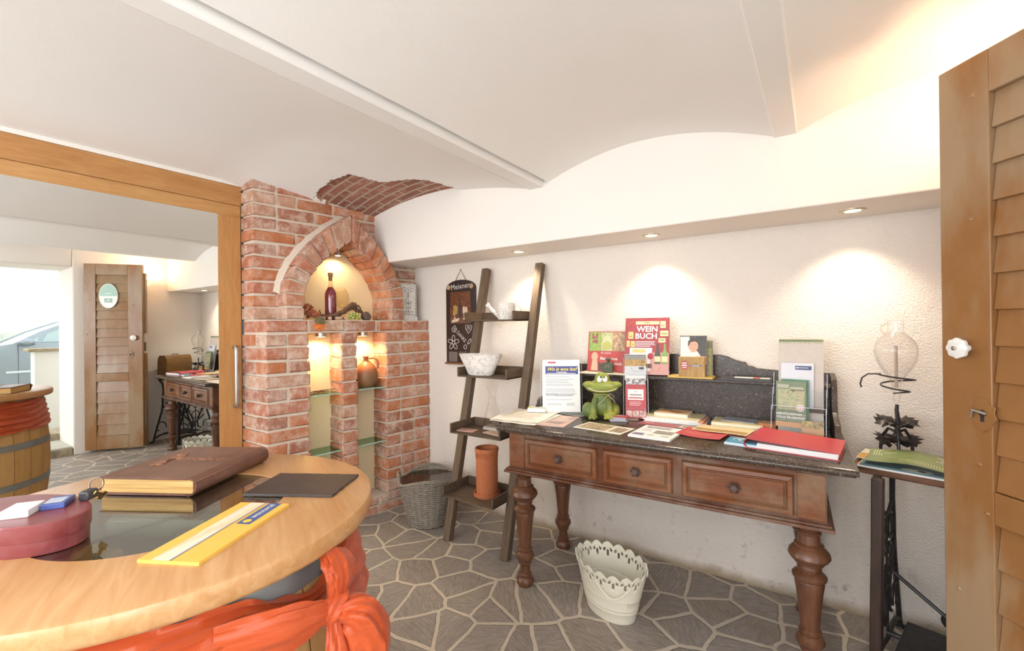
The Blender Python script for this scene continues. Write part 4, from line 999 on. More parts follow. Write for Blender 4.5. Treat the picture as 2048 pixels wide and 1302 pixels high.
def dr(m, z):
    m.rect(.0, .06, .105, .10, z, 1); m.rect(.012, .095, .08, .055, z+.0003, 2); m.text('DAS', T(.052, .138, z+.0006), .009, 3, .01); m.rect(.022, .119, .06, .005, z+.0006, 3); m.rect(.017, .103, .07, .006, z+.0006, 1)
    m.lines(.02, .083, .065, 3, .008, .002, 2, z+.0003); 
    for k in range(3): m.rect(.004+.034*k, .008, .03, .032, z, 4)
    m.rect(0, .045, .105, .012, z, 5)
held('red_leaflet', 'red leaflet with a white title box in the lowest pocket of the middle stand', 'leaflet', B0, -.0525, .003, .105, .175, .006, .036, [REDP, P_('#c23c44'), WHT, P_('#8c5a5a'), photo('#8d4a4a', '#e8c8c0', '#6d3a3a'), P_('#b85058')], dr, 84)
held('picture_card', 'black and white patterned card in the middle pocket of the tiered stand', 'card', B0, -.050, .10, .10, .125, .004, .020, [P_('#d8d4d0'), photo('#1e1a1a', '#f0ecec', '#1e1a1a', '#e8e4e4'), P_('#e8e2de')], lambda m, z: (m.rect(.002, .05, .096, .06, z, 1), m.rect(.0, .11, .1, .015, z, 2)), 84)
def dr(m, z):
    m.rect(0, .075, .112, .035, z, 1); m.rect(0, .110, .112, .022, z, 2); m.rect(.075, .058, .025, .012, z, 3); m.tube([(.03, .066, z), (.055, .045, z), (.095, .05, z)], .0006, 4, 3); m.rect(0, .132, .112, .003, z, 4)
held('picture_card', 'grey card with a golden picture strip at the top of the tiered stand', 'card', B0, -.056, .20, .112, .138, .004, .005, [P_('#ccd0d4'), photo('#4a3c2c', '#c8a060', '#2e2a26'), P_('#8a8a80'), DARK, P_('#2c2a28')], dr, 84)
# large holder at the right
hr = thing('leaflet_holder', 'large clear acrylic tiered stand with grass-topped card at the right of the desk', 'leaflet holder', (2.925, -.20, ZT+.001), R(0))
Cc = Matrix.Translation((2.925, -.20, ZT+.001)) @ RZ(R(-4)); hr.rotation_euler = (0, 0, R(-4)); TM = RX(R(82))
m = MB(); m.box(-.10, .10, 0, .42, -.003, 0, 0, TM)
for z0, z1, o in ((0, .12, .095), (.05, .20, .065), (.10, .27, .035)): m.box(-.10, .10, z0, z1, o, o+.0025, 0, TM)
for x in (-.10, .098): m.box(x, x+.0025, 0, .20, 0, .096, 0, TM)
m.box(-.10, .10, -.115, .05, 0, .003, 0); m.build('acrylic_body', AC, hr)
m = MB()
for x in (-.101, .0995):
    m.box(x, x+.002, 0, .12, .094, .0985, 0, TM); m.box(x, x+.002, .1, .20, .064, .0685, 0, TM); m.box(x, x+.002, .17, .27, .034, .0385, 0, TM)
m.box(-.10, .10, .119, .121, .095, .098, 0, TM); m.build('acrylic_edge', ACE, hr)
def dr(m, z):
    for i in range(60):
        x = .001+i*.0028; h_ = rnd.uniform(.012, .026); m.add([(x, .418-h_, z), (x+.003, .418, z), (x-.001, .418, z)], [(0, 1, 2)], 1)
    m.rect(0, .410, .172, .010, z, 1)
held('back_card', 'tall grey card with a green grass border at the top of the large stand', 'card', Cc, -.086, .004, .172, .42, .002, .002, [P_('#c4bab0'), P_('#9aa276')], dr)
def dr(m, z): m.rect(.055, .165, .062, .018, z, 1); m.lines(.065, .173, .045, 1, .01, .003, 2, z+.0003); m.disc((.062, .174, z+.0003), .004, .004, 2, 12); m.rect(0, 0, .02, .10, z, 3)
held('info_card', 'pale card with a navy logo strip behind the adventure park leaflets', 'card', Cc, -.074, .12, .125, .195, .004, .015, [P_('#d9dae4'), P_('#30406e'), P_('#c9d0e8'), P_('#8e8f96')], dr)
def dr(m, z):
    m.rect(.007, .075, .101, .09, z, 1); m.rect(.005, .170, .045, .016, z, 2); m.rect(.055, .160, .05, .016, z, 2)
    m.text('ABENTEUERPARK –', T(.057, .056, z+.0004), .0135, 3, .025, sx=.95); m.text('VOLLE ERLEBNISSE!', T(.057, .041, z+.0004), .0135, 3, .025, sx=.93); m.lines(.008, .028, .1, 1, .01, .0018, 2, z); m.rect(0, 0, .115, .022, z, 5)
    m.disc((.093, .085, z+.0006), .015, .015, 3, 20); m.disc((.093, .085, z+.001), .0115, .0115, 4, 20); m.disc((.093, .085, z+.0014), .009, .009, 3, 20); m.text('i', T(.093, .085, z+.0018), .016, 4, .03)
held('adventure_leaflet', 'green adventure park leaflet with white lettering in the large stand', 'leaflet', Cc, -.088, .03, .115, .20, .010, .050, [P_('#6f7f5c'), photo('#4e6a3a', '#b9b08a', '#8a9a60', '#d0a890'), P_('#a9ae94'), WHT, P_('#a03c3c'), P_('#c08a52')], dr)
held('adventure_leaflet', 'darker green leaflet just behind the adventure park leaflet', 'leaflet', Cc, -.070, .04, .105, .20, .006, .040, [P_('#3f7a52')])
held('leaflet', 'narrow orange and brown leaflet in the lowest right pocket of the large stand', 'leaflet', Cc, .012, .004, .08, .06, .004, .078, [P_('#b98a58'), photo('#5d4a2a', '#c8b060')], lambda m, z: m.rect(.0, .03, .08, .03, z, 1))

# ---------------------------------------------------------------- books on the marble shelf
ZS = 1.0585+.0
def lean(name, label, cat, x, y, z, w, h_, th, mats, draw, rz=2.5, tl=80, cat2=None):
    M = Matrix.Translation((x, y, z)) @ RZ(R(rz)) @ RX(R(tl))
    m = MB(); m.box(-w/2, w/2, 0, h_, -th, 0, 0); m.box(-w/2+.002, w/2+.0002, .003, h_-.003, -th+.002, -.002, 1)
    draw(m, .0004); o = m.build(name, mats); o.matrix_world = M; return tag(o, label, cat)
def dr(m, z):
    w, h_ = .225, .232
    m.rect(-w/2+.004, .118, .070, .110, z, 2); m.rect(-w/2+.076, .118, .070, .110, z, 3); m.rect(-w/2+.148, .118, .073, .110, z, 4)
    m.rect(-w/2, .004, w, .112, z, 5); m.rect(-w/2, .004, .10, .07, z+.0002, 6)
    for i in range(16): m.disc((-w/2+.022+.03*rnd.random(), .15+.065*rnd.random(), z+.0005+i*.0001), .0065, .0065, 7, 10)
    m.disc((-w/2+.111, .165, z+.0004), .028, .042, 8, 24); m.disc((-w/2+.111, .150, z+.0008), .026, .025, 9, 24)
    for (x, y, a) in ((.045, .20, 30), (.075, .175, -50), (.055, .155, 60), (.09, .14, -65), (.085, .21, -30)): m.box(-.017, .017, -.007, .007, 0, .0004, 10, T(x, y, z+.0006) @ RZ(R(a)))
    m.disc((-.072, .085, z+.0006), .020, .026, 11, 20); m.prism([(-.092, .004), (-.05, .004), (-.056, .065), (-.085, .065)], z+.0005, z+.0007, 11); m.prism([(-.045, .004), (-.01, .004), (-.014, .035), (-.048, .055)], z+.0006, z+.0008, 10 if False else 13)
    m.text('Oz Clarke', T(-.005, .106, z+.0008), .0145, 12, .003); m.text('Meine neue', T(-.038, .074, z+.0008), .026, 12, .006, 'LEFT', .85); m.text('Weinschule', T(-.012, .046, z+.0008), .026, 12, .006, 'LEFT', .85)
lean('wine_book', 'square red wine book with grapes, glass and corks on its cover', 'book', 1.985, -.14, ZS+.0092, .232, .232, .014, [P_('#b23a34'), PAPW, photo('#7e9a44', '#a9c268'), photo('#8f9a58', '#c8c89a', '#6a6a40'), photo('#8a6848', '#c9a888'), P_('#b8352f'), P_('#b8352f'), P_('#a04a58'), P_('#c8cc9c'), P_('#b4b45a'), P_('#c8a684'), P_('#dba98c'), WHT, P_('#3b2a2c')], dr, 2)
def dr(m, z):
    w, h_ = .235, .31
    m.rect(-.06, .275, .125, .018, z, 2); m.text('DAS', T(.0, .284, z+.0004), .012, 3, .02, sx=1.3)
    m.text('WEIN', T(.002, .248, z+.0005), .043, 4, .022, sx=1.02); m.text('BUCH', T(-.004, .209, z+.0005), .043, 4, .022, sx=1.02); m.lines(-.06, .178, .12, 4, .0085, .0032, 4, z, ragged=.35)
    for x, y, a, b_ in ((-.10, .195, .028, .04), (-.108, .15, .018, .035), (-.085, .15, .022, .032), (.07, .255, .028, .038), (.07, .21, .042, .03), (.062, .175, .036, .024)): m.rect(x, y, a, b_, z+.0001, 2 if x > 0 else 5); m.rect(x+.006, y+.012, a-.012, .004, z+.0003, 3)
    m.tube([(-.105, .262, z), (-.07, .292, z)], .0022, 5, 6)
    m.prism([(-.09, .145), (.03, .145), (.02, .02), (-.09, .02)], z, z+.0003, 4)
    m.rect(-.075, .118, .07, .02, z+.0008, 5)
    m.rect(-.117, .0, .235, .02, z, 7); m.rect(-.02, .02, .135, .10, z, 7)
    for x, c in ((.058, 8), (.095, 9)):
        m.prism([(x-.016, .06), (x+.016, .06), (x+.016, .11), (x+.006, .135), (x+.005, .168), (x-.005, .168), (x-.006, .135), (x-.016, .11)], z+.0005, z+.0008, c); m.rect(x-.015, .07, .03, .03, z+.0011, 2)
    m.disc((.022, .10, z+.0006), .016, .018, 10, 20); m.rect(.0205, .06, .003, .03, z+.0007, 10)
    m.rect(-.005, .035, .035, .024, z+.0006, 6 if False else 3); m.tube([(.06, .02, z), (.075, .045, z)], .0016, 5, 6)
lean('wine_book', 'tall dark red book titled Wein Buch leaning on the wall', 'book', 2.225, -.165, ZS+.0058, .235, .312, .022, [P_('#9c3038'), PAPW, P_('#e6d2a0'), P_('#6a4a38'), WHT, P_('#dcc070'), P_('#c8702e'), P_('#c9948c'), P_('#3f3a2c'), P_('#7fa050'), P_('#a8243c')], dr, 8, 79)
bt = thing('small_flask', 'small dark green flask bottle standing in front of the square red book', 'flask', (2.012, -.172, ZS+.0065), R(3))
MB().box(-.031, .031, -.012, .012, 0, .058).build('body', plain('#3c4426', .25, 0, 'dark_green_glass'), bt, bevel=.006)
MB().lathe([(.008, .056), (.008, .070)], 20).build('neck', plain('#3c4426', .25, 0, 'dark_green_glass'), bt)
MB().lathe([(.013, .069), (.015, .072), (.015, .078), (.010, .084), (.0005, .087)], 20).build('stopper', plain('#4a4430', .4, 0, 'brown_cap'), bt)
lbm = MB(); 
lbm.tube([(-.010, -.0125, .03), (-.004, -.0125, .042), (0, -.0125, .034), (.004, -.0125, .042), (.010, -.0125, .03)], .0012, 4); lbm.build('emblem', plain('#a8a47a', .5, 0, 'pale_print'), bt)
# sheets on the shelf
flat('folder', 'flat cream folder under the square wine book', 'folder', .30, .115, .006, (2.0, -.155, ZS), 2, [P_('#e6dcc4'), GREY], None)
flat('yellow_folder', 'flat yellow folder lying under the wooden gift box on the shelf', 'folder', .215, .115, .008, (2.45, -.125, ZS), 3, [P_('#d9b24a'), P_('#e0c06a')], lambda m, z: m.rect(-.1, -.05, .2, .1, z, 1))
k1 = flat('thin_box', 'flat black case lying on the shelf near the large stand', 'case', .22, .10, .014, (2.705, -.13, ZS), 2, [P_('#2b2624'), WHT, P_('#c4442e')], lambda m, z: (m.rect(-.05, -.045, .15, .05, z, 1), m.rect(.03, -.045, .03, .05, z+.0003, 2)))
def dr(m, z):
    w = .125
    m.rect(-w/2, 0, w, .20, z, 2); m.rect(-.016, .095, .0785, .105, z+.0002, 3); m.rect(-w/2, 0, .045, .20, z+.0003, 4)
    m.prism([(-.055, .04), (.02, .03), (.045, .085), (.02, .125), (-.015, .135), (-.04, .12)], z+.0005, z+.0008, 4)
    m.disc((.0, .152, z+.001), .024, .030, 5, 24); m.prism([(-.012, .12), (.014, .12), (.008, .135), (-.008, .135)], z+.0011, z+.0013, 5)
    m.prism([(-.026, .15), (-.024, .178), (-.006, .190), (.018, .186), (.024, .168), (.010, .176), (-.012, .172), (-.020, .155)], z+.0013, z+.0016, 6); m.rect(.012, .06, .05, .04, z+.0009, 7)
    m.disc((-.008, .156, z+.0016), .0022, .0014, 6, 8); m.disc((.008, .158, z+.0016), .0022, .0014, 6, 8); m.tube([(-.006, .140, z+.0016), (0, .137, z+.0016), (.008, .141, z+.0016)], .0006, 4, 6)
lean('picture_book', 'book with a person in a white jacket on its cover behind the wooden gift box', 'book', 2.463, -.148, ZS+.0108, .128, .205, .018, [P_('#3a3430'), PAPW, P_('#4a4440'), P_('#38342f'), P_('#efe9e0'), P_('#dca487'), P_('#3a261c'), photo('#c8784c', '#e8c8a0', '#a84434')], dr, 6, 84)
def dr(m, z): m.rect(-.07, 0, .14, .175, z, 2); m.rect(.05, .14, .02, .03, z+.0002, 0)
lean('green_card', 'olive green book standing behind the person-cover book', 'book', 2.475, -.118, ZS+.0108, .150, .178, .008, [P_('#5d5a2c'), PAPW, photo('#6d6a34', '#a39a54')], dr, 6, 84)
wbx = thing('gift_box', 'small wooden-look gift box with a red badge on the marble shelf', 'box', (2.462, -.168, ZS+.0085), R(4))
MB().box(-.062, .062, -.018, .018, 0, .100).build('box_body', wood('#8f6a34', '#c9a262', 'z', .5, 2, 'crate_print'), wbx, bevel=.001)
m = MB(); BX = T(0, -.0185, 0) @ RX(R(90))
out = []
for i in range(24):
    a = 2*PI*i/24; r_ = 1.0+(.12 if i % 2 else 0); out.append((-.033+.019*r_*math.cos(a)*.95, .058+.022*r_*math.sin(a)))
m.prism(out, 0, .0006, 0, BX); m.lines(-.045, .066, .024, 1, .01, .005, 1, .001, BX, .05); m.lines(-.047, .054, .028, 1, .01, .006, 1, .001, BX, .05); m.lines(-.043, .044, .02, 1, .01, .004, 1, .001, BX, .05)
m.build('badge', [P_('#b83a3c'), WHT], wbx)
m = MB(); m.rect(-.005, .053, .052, .007, .001, 0, BX); m.tube([BX @ Vector(q) for q in ((.014, .064, .001), (.02, .072, .001), (.024, .064, .001), (.03, .071, .001))], .001, 4, 1); m.text('SCHLEGEL', BX @ T(.021, .0565, .0015), .0085, 2, .01); m.build('print', [P_('#44568c'), DARK, WHT], wbx)

# ================================================================ FROG FIGURE
fr = thing('frog_figurine', 'green ceramic frog figure with a wide smiling mouth and a string bow', 'figurine', (2.036, -.318, ZT+.003), R(26))
FG = NT('frog_glaze'); co = FG.noise(7, 4, .6)
FG.base(FG.mix(FG.ramp(co, [(.42, (0, 0, 0, 1)), (.62, (1, 1, 1, 1))]), FG.mix(FG.noise(20, 4), '#5a6e42', '#6c8048'), '#96983a')); FG.rough(.5); FG.bump(FG.noise(60, 4), .2, .002)
m = MB()     # body, facing -y
m.ell((0, .01, .062), (.056, .052, .056)); m.ell((0, .008, .105), (.046, .040, .036)); m.ell((-.072, .0, .042), (.034, .05, .040)); m.ell((.062, .0, .040), (.032, .05, .038))
m.ell((-.048, -.045, .030), (.020, .024, .032), rot=(.2, 0, .2)); m.ell((.036, -.052, .026), (.034, .024, .020)); m.ell((-.05, -.052, .012), (.026, .020, .013))
m.tube([(-.034, -.02, .105), (-.046, -.04, .07), (-.05, -.052, .03)], [.016, .017, .019], 12); m.tube([(.03, -.02, .10), (.036, -.045, .07), (.04, -.052, .03)], [.016, .017, .018], 12)
for k in range(4): m.ell((.012+.017*k, -.073+.002*k, .012), (.009, .014, .010))
for k in range(2): m.ell((-.066+.022*k, -.068, .009), (.010, .014, .009))
o = m.build('body', FG.m, fr); md = o.modifiers.new('join', 'REMESH'); md.mode = 'VOXEL'; md.voxel_size = .0032; md.use_smooth_shade = True; md = o.modifiers.new('soft', 'SMOOTH'); md.factor = .6; md.iterations = 4
m = MB(); m.ell((0, -.012, .163), (.088, .056, .030)); m.ell((-.068, -.012, .178), (.034, .040, .018)); m.ell((.070, -.012, .178), (.034, .040, .018)); m.ell((0, .004, .178), (.060, .046, .030)); m.ell((-.012, -.006, .208), (.026, .026, .034)); m.ell((.014, -.006, .208), (.026, .026, .034)); m.ell((0, .005, .14), (.04, .035, .02))
FH = NT('frog_glaze_light'); FH.base(FH.mix(FH.noise(14, 4), '#768a3e', '#94983e')); FH.rough(.5)
o = m.build('head', FH.m, fr); md = o.modifiers.new('join', 'REMESH'); md.mode = 'VOXEL'; md.voxel_size = .003; md.use_smooth_shade = True; md = o.modifiers.new('soft', 'SMOOTH'); md.factor = .6; md.iterations = 5
EW = plain('#f2efe8', .3, 0, 'eye_white')
for x in (-.012, .0145): MB().ell((x*1.05, -.0245, .206), (.0142, .012, .0195), 0, 12).build('eye', EW, fr)
for x in (-.008, .011): MB().ell((x, -.0335, .219), (.0048, .003, .0048), 0, 8).build('pupil', plain('#1d1a18', .3, 0, 'pupil'), fr)
m = MB(); m.tube([(.0865*math.sin(a)*.99, -.012-.0575*math.cos(a), .162-.013*math.cos(a*1.1)+.012*abs(math.sin(a))**3) for a in [-1.25+2.5*i/24 for i in range(25)]], .0024, 6); m.build('mouth_line', plain('#ede0c4', .5, 0, 'cream_glaze'), fr)
STR = plain('#c8b184', .8, 0, 'string')
m = MB(); m.tube([(.047*math.cos(2*PI*i/24), .006+.041*math.sin(2*PI*i/24), .128) for i in range(24)], .0018, 5, 0, None, True)
m.tube([(.03, -.036, .126), (.045, -.055, .135), (.06, -.052, .120), (.05, -.046, .105), (.03, -.040, .124)], .0014, 5); m.tube([(.03, -.038, .126), (.05, -.055, .110), (.064, -.050, .09), (.058, -.052, .086)], .0014, 5); m.tube([(.03, -.038, .126), (.0, -.06, .10), (-.03, -.066, .075)], .0014, 5)
m.build('string_bow', STR, fr)

# ================================================================ SEWING MACHINE TABLE
SX, SY, SA = 3.382, -.288, R(-15)
sw = thing('sewing_table', 'antique sewing machine table with wooden top and black cast-iron treadle frame', 'sewing table', (SX, SY, 0), SA)
SWM = Matrix.Translation((SX, SY, 0)) @ RZ(SA)
IRON = plain('#1d1917', .45, .3, 'cast_iron')
MB().box(-.262, .262, -.16, .16, .752, .775).build('table_top', wood('#4a2c1c', '#7d5134', 'x', .35, 1, 'dark_table_wood'), sw, bevel=.005)
def side_frame(x):
    m = MB(); F_ = lambda pts, r=.008: m.tube([(x, y, z) for y, z in pts], r, 8)
    def arc(cy, cz, r, a0, a1, n=12): return [(cy+r*math.cos(R(a0+(a1-a0)*i/n)), cz+r*math.sin(R(a0+(a1-a0)*i/n))) for i in range(n+1)]
    for s_ in (-1, 1):
        F_([(s_*y, z) for y, z in ((.17, .748), (.15, .72), (.125, .68), (.118, .60), (.128, .52), (.128, .44), (.14, .36), (.175, .24), (.21, .12), (.235, .02), (.255, .0))], .010)
        F_([(s_*y, z) for y, z in ((.12, .60), (.09, .585), (.03, .56), (.0, .57))], .006)
        F_([(s_*y, z) for y, z in arc(.075, .50, .05, 60, 300)], .006); F_([(s_*y, z) for y, z in ((.12, .42), (.06, .33), (.02, .24), (.03, .17), (.07, .15))], .008)
        F_([(s_*y, z) for y, z in arc(.145, .18, .055, -60, 200)], .006); F_([(s_*y, z) for y, z in ((.225, .05), (.16, .08), (.10, .085), (.0, .07))], .009); F_([(s_*y, z) for y, z in arc(.05, .40, .035, -90, 180)], .005)
    F_([(-.16, .745), (.16, .745)], .012); F_([(0, .57), (0, .07)], .005); F_(arc(0, .32, .045, 0, 360), .005)
    for s_ in (-1, 1): m.lathe([(.0005, 0), (.02, .0), (.016, .014), (.0005, .02)], 12, 0, T(x, s_*.255, 0))
    return m.build('side_frame', IRON, sw)
side_frame(-.175); side_frame(.20)
m = MB(); m.box(-.185, -.145, -.19, .0, .0, .0)
m = MB(); m.tube([(-.175, .10, .30), (.02, .10, .16), (.20, .10, .30)], .008, 8); m.ell((.02, .10, .17), (.05, .008, .04)); m.build('cross_brace', IRON, sw); MB().tube([(-.175, -.02, .10), (.20, -.02, .10)], .01, 8).build('treadle_bar', IRON, sw)
m = MB(); m.box(-.13, .15, -.16, .10, .105, .113)
m.build('treadle_plate', IRON, sw, bevel=.003)
m = MB(); m.tube([(.11, .0+.13*math.cos(2*PI*i/36), .42+.13*math.sin(2*PI*i/36)) for i in range(36)], .010, 8, 0, None, True); [m.tube([(.11, 0, .42), (.11, .13*math.cos(a), .42+.13*math.sin(a))], .006, 6) for a in (0, PI/2.5, 2*PI/2.5, 3*PI/2.5, 4*PI/2.5)]; m.tube([(.09, 0, .42), (.19, 0, .42)], .01, 8); m.tube([(.09, .03, .44), (.09, .04, .12)], .005, 6); m.build('flywheel', IRON, sw)
# rough dark front post of the frame as seen edge-on
m = MB(); m.add([(x, y, z) for z, x0, y0 in ((0, -.175, -.205), (.25, -.172, -.200), (.50, -.168, -.192), (.752, -.165, -.188)) for x, y in ((x0-.018, y0-.018), (x0+.018, y0-.018), (x0+.018, y0+.018), (x0-.018, y0+.018))], [(0, 1, 2, 3), (12, 13, 14, 15)]+[(4*j+i, 4*j+(i+1) % 4, 4*j+4+(i+1) % 4, 4*j+4+i) for j in range(3) for i in range(4)])
m.build('front_leg', wood('#1f1713', '#4a342a', 'z', .5, 1, 'dark_rough_leg'), sw, bevel=.004)
# sewing machine case
cs = thing('sewing_machine_case', 'arched brown wooden sewing machine case standing behind the open door', 'case', tuple(SWM @ Vector((.170, .0, .7755))), SA)
CW = wood('#5c3c1c', '#8f6836', 'y', .35, 1, 'case_wood')
pr = [(-.088, 0), (.088, 0), (.088, .028), (.080, .034), (.080, .18), (.070, .222), (.046, .252), (-.046, .252), (-.070, .222), (-.080, .18), (-.080, .034), (-.088, .028)]
n = len(pr); MB().add([(x, y, z) for y in (-.15, .15) for x, z in pr], [(i, (i+1) % n, n+(i+1) % n, n+i) for i in range(n)]+[tuple(range(n)), tuple(range(2*n-1, n-1, -1))]).build('case_body', CW, cs, bevel=.002)
MB().tube([(0, -.04, .252), (0, -.03, .266), (0, .03, .266), (0, .04, .252)], .004, 8).build('carry_handle', IRON, cs)
m = MB(); [m.box(-.066, -.0645, -.15+.012*k, -.143+.012*k, .10, .102) for k in range(1)]; 
# wrought-iron decanter stand + glass decanter
dk = thing('decanter_stand', 'black wrought-iron vine-leaf stand with a spiral ring on the sewing table', 'stand', (3.255, -.19, .7755))
m = MB(); m.tube([(0, 0, .10), (.004, 0, .16), (0, 0, .20), (.002, 0, .222)], [.010, .008, .007, .006], 10)
for k in range(3):
    a = 2*PI*k/3+.5; m.tube([(0, 0, .11), (.03*math.cos(a), .03*math.sin(a), .12), (.055*math.cos(a), .055*math.sin(a), .08), (.058*math.cos(a), .058*math.sin(a), .03), (.045*math.cos(a), .045*math.sin(a), .003)], .006, 8)
m.build('iron_foot', IRON, dk)
for k in range(8):
    a = 2*PI*k/8; zz = .140 if k % 2 else .070
    l = leaf('iron_leaf', ('#2a2522', '#4a4038'), (.022*math.cos(a), .022*math.sin(a), zz), (R(25), R(20)*math.cos(a), a-PI/2), 1.35, '', dk); l.data.materials[0] = plain('#302822', .4, .5, 'iron_leaf')
m = MB(); pts = [(-.112, 0, .305), (-.108, 0, .290), (-.112, 0, .285), (-.116, 0, .300), (-.11, 0, .325), (-.09, 0, .342), (-.05, -.01, .345)]
pts += [((.036+.030*q)*math.cos(R(200+620*(1-q))), (.036+.030*q)*math.sin(R(200+620*(1-q))), .262+.083*q) for q in [1-i/40 for i in range(41)]]
m.tube(pts[2:], .0032, 8); m.build('spiral_ring', IRON, dk)
dc = thing('decanter', 'clear glass funnel-shaped decanter hanging in the wrought-iron stand', 'decanter', (3.255, -.19, .7755+.226))
MB().shell([(.006, 0), (.012, .012), (.012, .06), (.020, .095), (.032, .115), (.045, .135), (.056, .155), (.064, .175), (.0695, .200), (.070, .215), (.0685, .232), (.062, .25), (.052, .264), (.040, .275), (.027, .288), (.027, .335), (.030, .338)], .002, n=44).build('glass_body', glassy('#ffffff', 1.7, 'decanter_glass', 3.0), dc)
MB().tube([(0, 0, .065), (0, .0, .235)], .006, 10).build('inner_tube', plain('#b9aa98', .2, 0, 'frosted_tube'), dc)
MB().tube([(-.026, 0, .325), (-.045, 0, .315), (-.046, 0, .295), (-.032, 0, .278)], .0035, 8).build('handle', glassy('#f8f2ea', 1.6, 'decanter_handle'), dc)
# magazines and plastic bag on the sewing table
def onsew(x, y, z, rz): v = SWM @ Vector((x, y, z)); return tuple(v), math.degrees(SA)+rz
(l, a) = onsew(-.10, -.08, .776, 1); flat('magazine', 'white magazine at the bottom of the pile under the green bag', 'magazine', .27, .155, .007, l, a, [PAPW, P_('#d9983c')], lambda m, z: m.rect(-.134, -.077, .05, .154, z, 1))
(l, a) = onsew(-.095, -.082, .7835, 2); flat('magazine', 'blue-green magazine with a white oval under the green bag', 'magazine', .265, .15, .006, l, a, [P_('#46707a'), P_('#d5dcd4'), DARK], lambda m, z: (m.disc((.03, -.055, z), .045, .022, 1), m.disc((.045, -.055, z+.0004), .012, .012, 2)))
(l, a) = onsew(-.238, .03, .7835, 2); flat('leaflet', 'cream and yellow leaflet between the desk and the green bag', 'leaflet', .045, .18, .003, l, a, [P_('#f0e6c8'), P_('#d9a23c')], lambda m, z: m.rect(-.02, -.085, .04, .09, z, 1))
(l, a) = onsew(-.088, -.078, .790, 1)
fzb = lambda x, y: .012+.018*(.5+.5*math.sin(x*22+1.2))*(.5+.5*math.cos(y*12))+.010*math.sin(y*30+x*9)*.4+.02*max(0, y/.12)
def dr(m, z, f):
    def q(x0, y0, w, h_, mi): m.quad((x0, y0, f(x0, y0)+z), (x0+w, y0, f(x0+w, y0)+z), (x0+w, y0+h_, f(x0+w, y0+h_)+z), (x0, y0+h_, f(x0, y0+h_)+z), mi)
    q(.07, .005, .038, .042, 1); q(.083, .012, .012, .024, 3)
    for k in range(4): q(-.115+.008*k, .02, .003, .045, 2)
    for k in range(5): q(-.08+.0075*k, .035, .005, .04, 2)
    for r_ in range(2):
        for k in range(20): q(-.03+.0075*k, -.028-.016*r_-.0012*k, .003, .009, 2)
    for k in range(6): q(-.11+.02*k, -.01-.006*(k % 3), .014, .003, 2)
warped('plastic_bag', 'folded green plastic bag with white print on the sewing table', 'plastic bag', .26, .15, .002, l, a, [plain('#7c8a52', .3, 0, 'green_plastic'), P_('#e8dcd4'), P_('#cfd0a0'), P_('#b8a8b0')], fzb, dr, 24)

# ================================================================ BROWN LOUVRED DOOR LEAF (open) seen directly and in the mirror
HX, HY = 3.645, -1.13
da = math.atan2(-.71-HY, 3.325-HX)         # direction hinge -> free edge
dl = thing('louvred_door', 'open brown painted wooden door with slatted panels, white knob and keyhole', 'door', (HX, HY, 0), da)
DM = NT('brown_door_paint'); n_ = DM.noise(4, 6, .6, DM.co((1, 1, .35)))
base = DM.mix(DM.noise(18, 5), '#8a5e34', '#996c40'); worn = DM.ramp(n_, [(.44, (0, 0, 0, 1)), (.60, (.8, .8, .8, 1))])
sz = DM.new('SeparateXYZ'); DM.link(DM.tc.outputs['Object'], sz.inputs[0])
DM.base(DM.mix(worn, base, '#a58d70')); DM.rough(.28); DM.bump(DM.noise(9, 5), .25, .004)
DMAT = DM.m
Lw = .530; th = .048; H0, H1 = .028, 2.075
# local x along the leaf from the hinge, +y is the face towards room (checked: room side)
fs_ = 1     # sign of the visible face
m = MB(); y0, y1 = -th/2, th/2
m.box(0, .105, y0, y1, H0, H1); m.box(Lw-.135, Lw, y0, y1, H0, H1); m.box(.105, Lw-.135, y0, y1, H0, .175); m.box(.105, Lw-.135, y0, y1, 1.955, H1); m.box(.105, Lw-.135, y0, y1, .775, .865)
m.build('frame', DMAT, dl, bevel=.003)
m = MB(); k = 0
def louv(za, zb, n_):
    d_ = (zb-za)/n_
    for k in range(n_):
        z0, z1 = za+k*d_, za+(k+1)*d_
        x0, x1 = .106, Lw-.136
        m.add([(x0, -.008, z0), (x1, -.008, z0), (x1, -.008, z1), (x0, -.008, z1), (x0, .018, z0+.002), (x1, .018, z0+.002), (x1, .004, z1+.004), (x0, .004, z1+.004)], [(0, 1, 2, 3), (7, 6, 5, 4), (0, 4, 5, 1), (3, 2, 6, 7), (0, 3, 7, 4), (1, 5, 6, 2)])
louv(.865, 1.955, 11); louv(.175, .775, 5)
m.build('louvre_slats', DMAT, dl, bevel=.0015)
# stepped rebate strip and second layer on the back
m = MB(); m.box(Lw-.02, Lw+.014, -.066, y0+.008, 1.30, 1.985); m.box(Lw-.02, Lw+.014, -.066, y0+.008, H0+.01, 1.075); m.box(.02, Lw-.02, -.062, y0, H0+.01, 1.985); m.build('rebate_board', DMAT, dl, bevel=.003)
MB().box(Lw-.02, Lw+.004, -.056, y0, 1.10, 1.20).build('lock_case', plain('#2e2724', .4, .5, 'dark_iron'), dl, bevel=.002)
m = MB()
m.lathe([(.0005, -.0), (.009, .0), (.009, .016), (.018, .02), (.026, .028), (.026, .036), (.018, .041), (.010, .040), (.0005, .044)], 40, 0, T(Lw-.075, y1, 1.255) @ RX(R(-90)), wob=lambda a, z: 1+(.15*abs(math.cos(a*4)) if z > .018 and z < .04 else 0))
kb = m.build('knob', plain('#efeeea', .12, 0, 'porcelain', .8), dl); kb['label'] = 'white petal-shaped porcelain knob'
MB().lathe([(.006, .040), (.006, .046), (.0005, .047)], 14, 0, T(Lw-.075, y1, 1.255) @ RX(R(-90))).build('knob_screw', STEEL, kb)
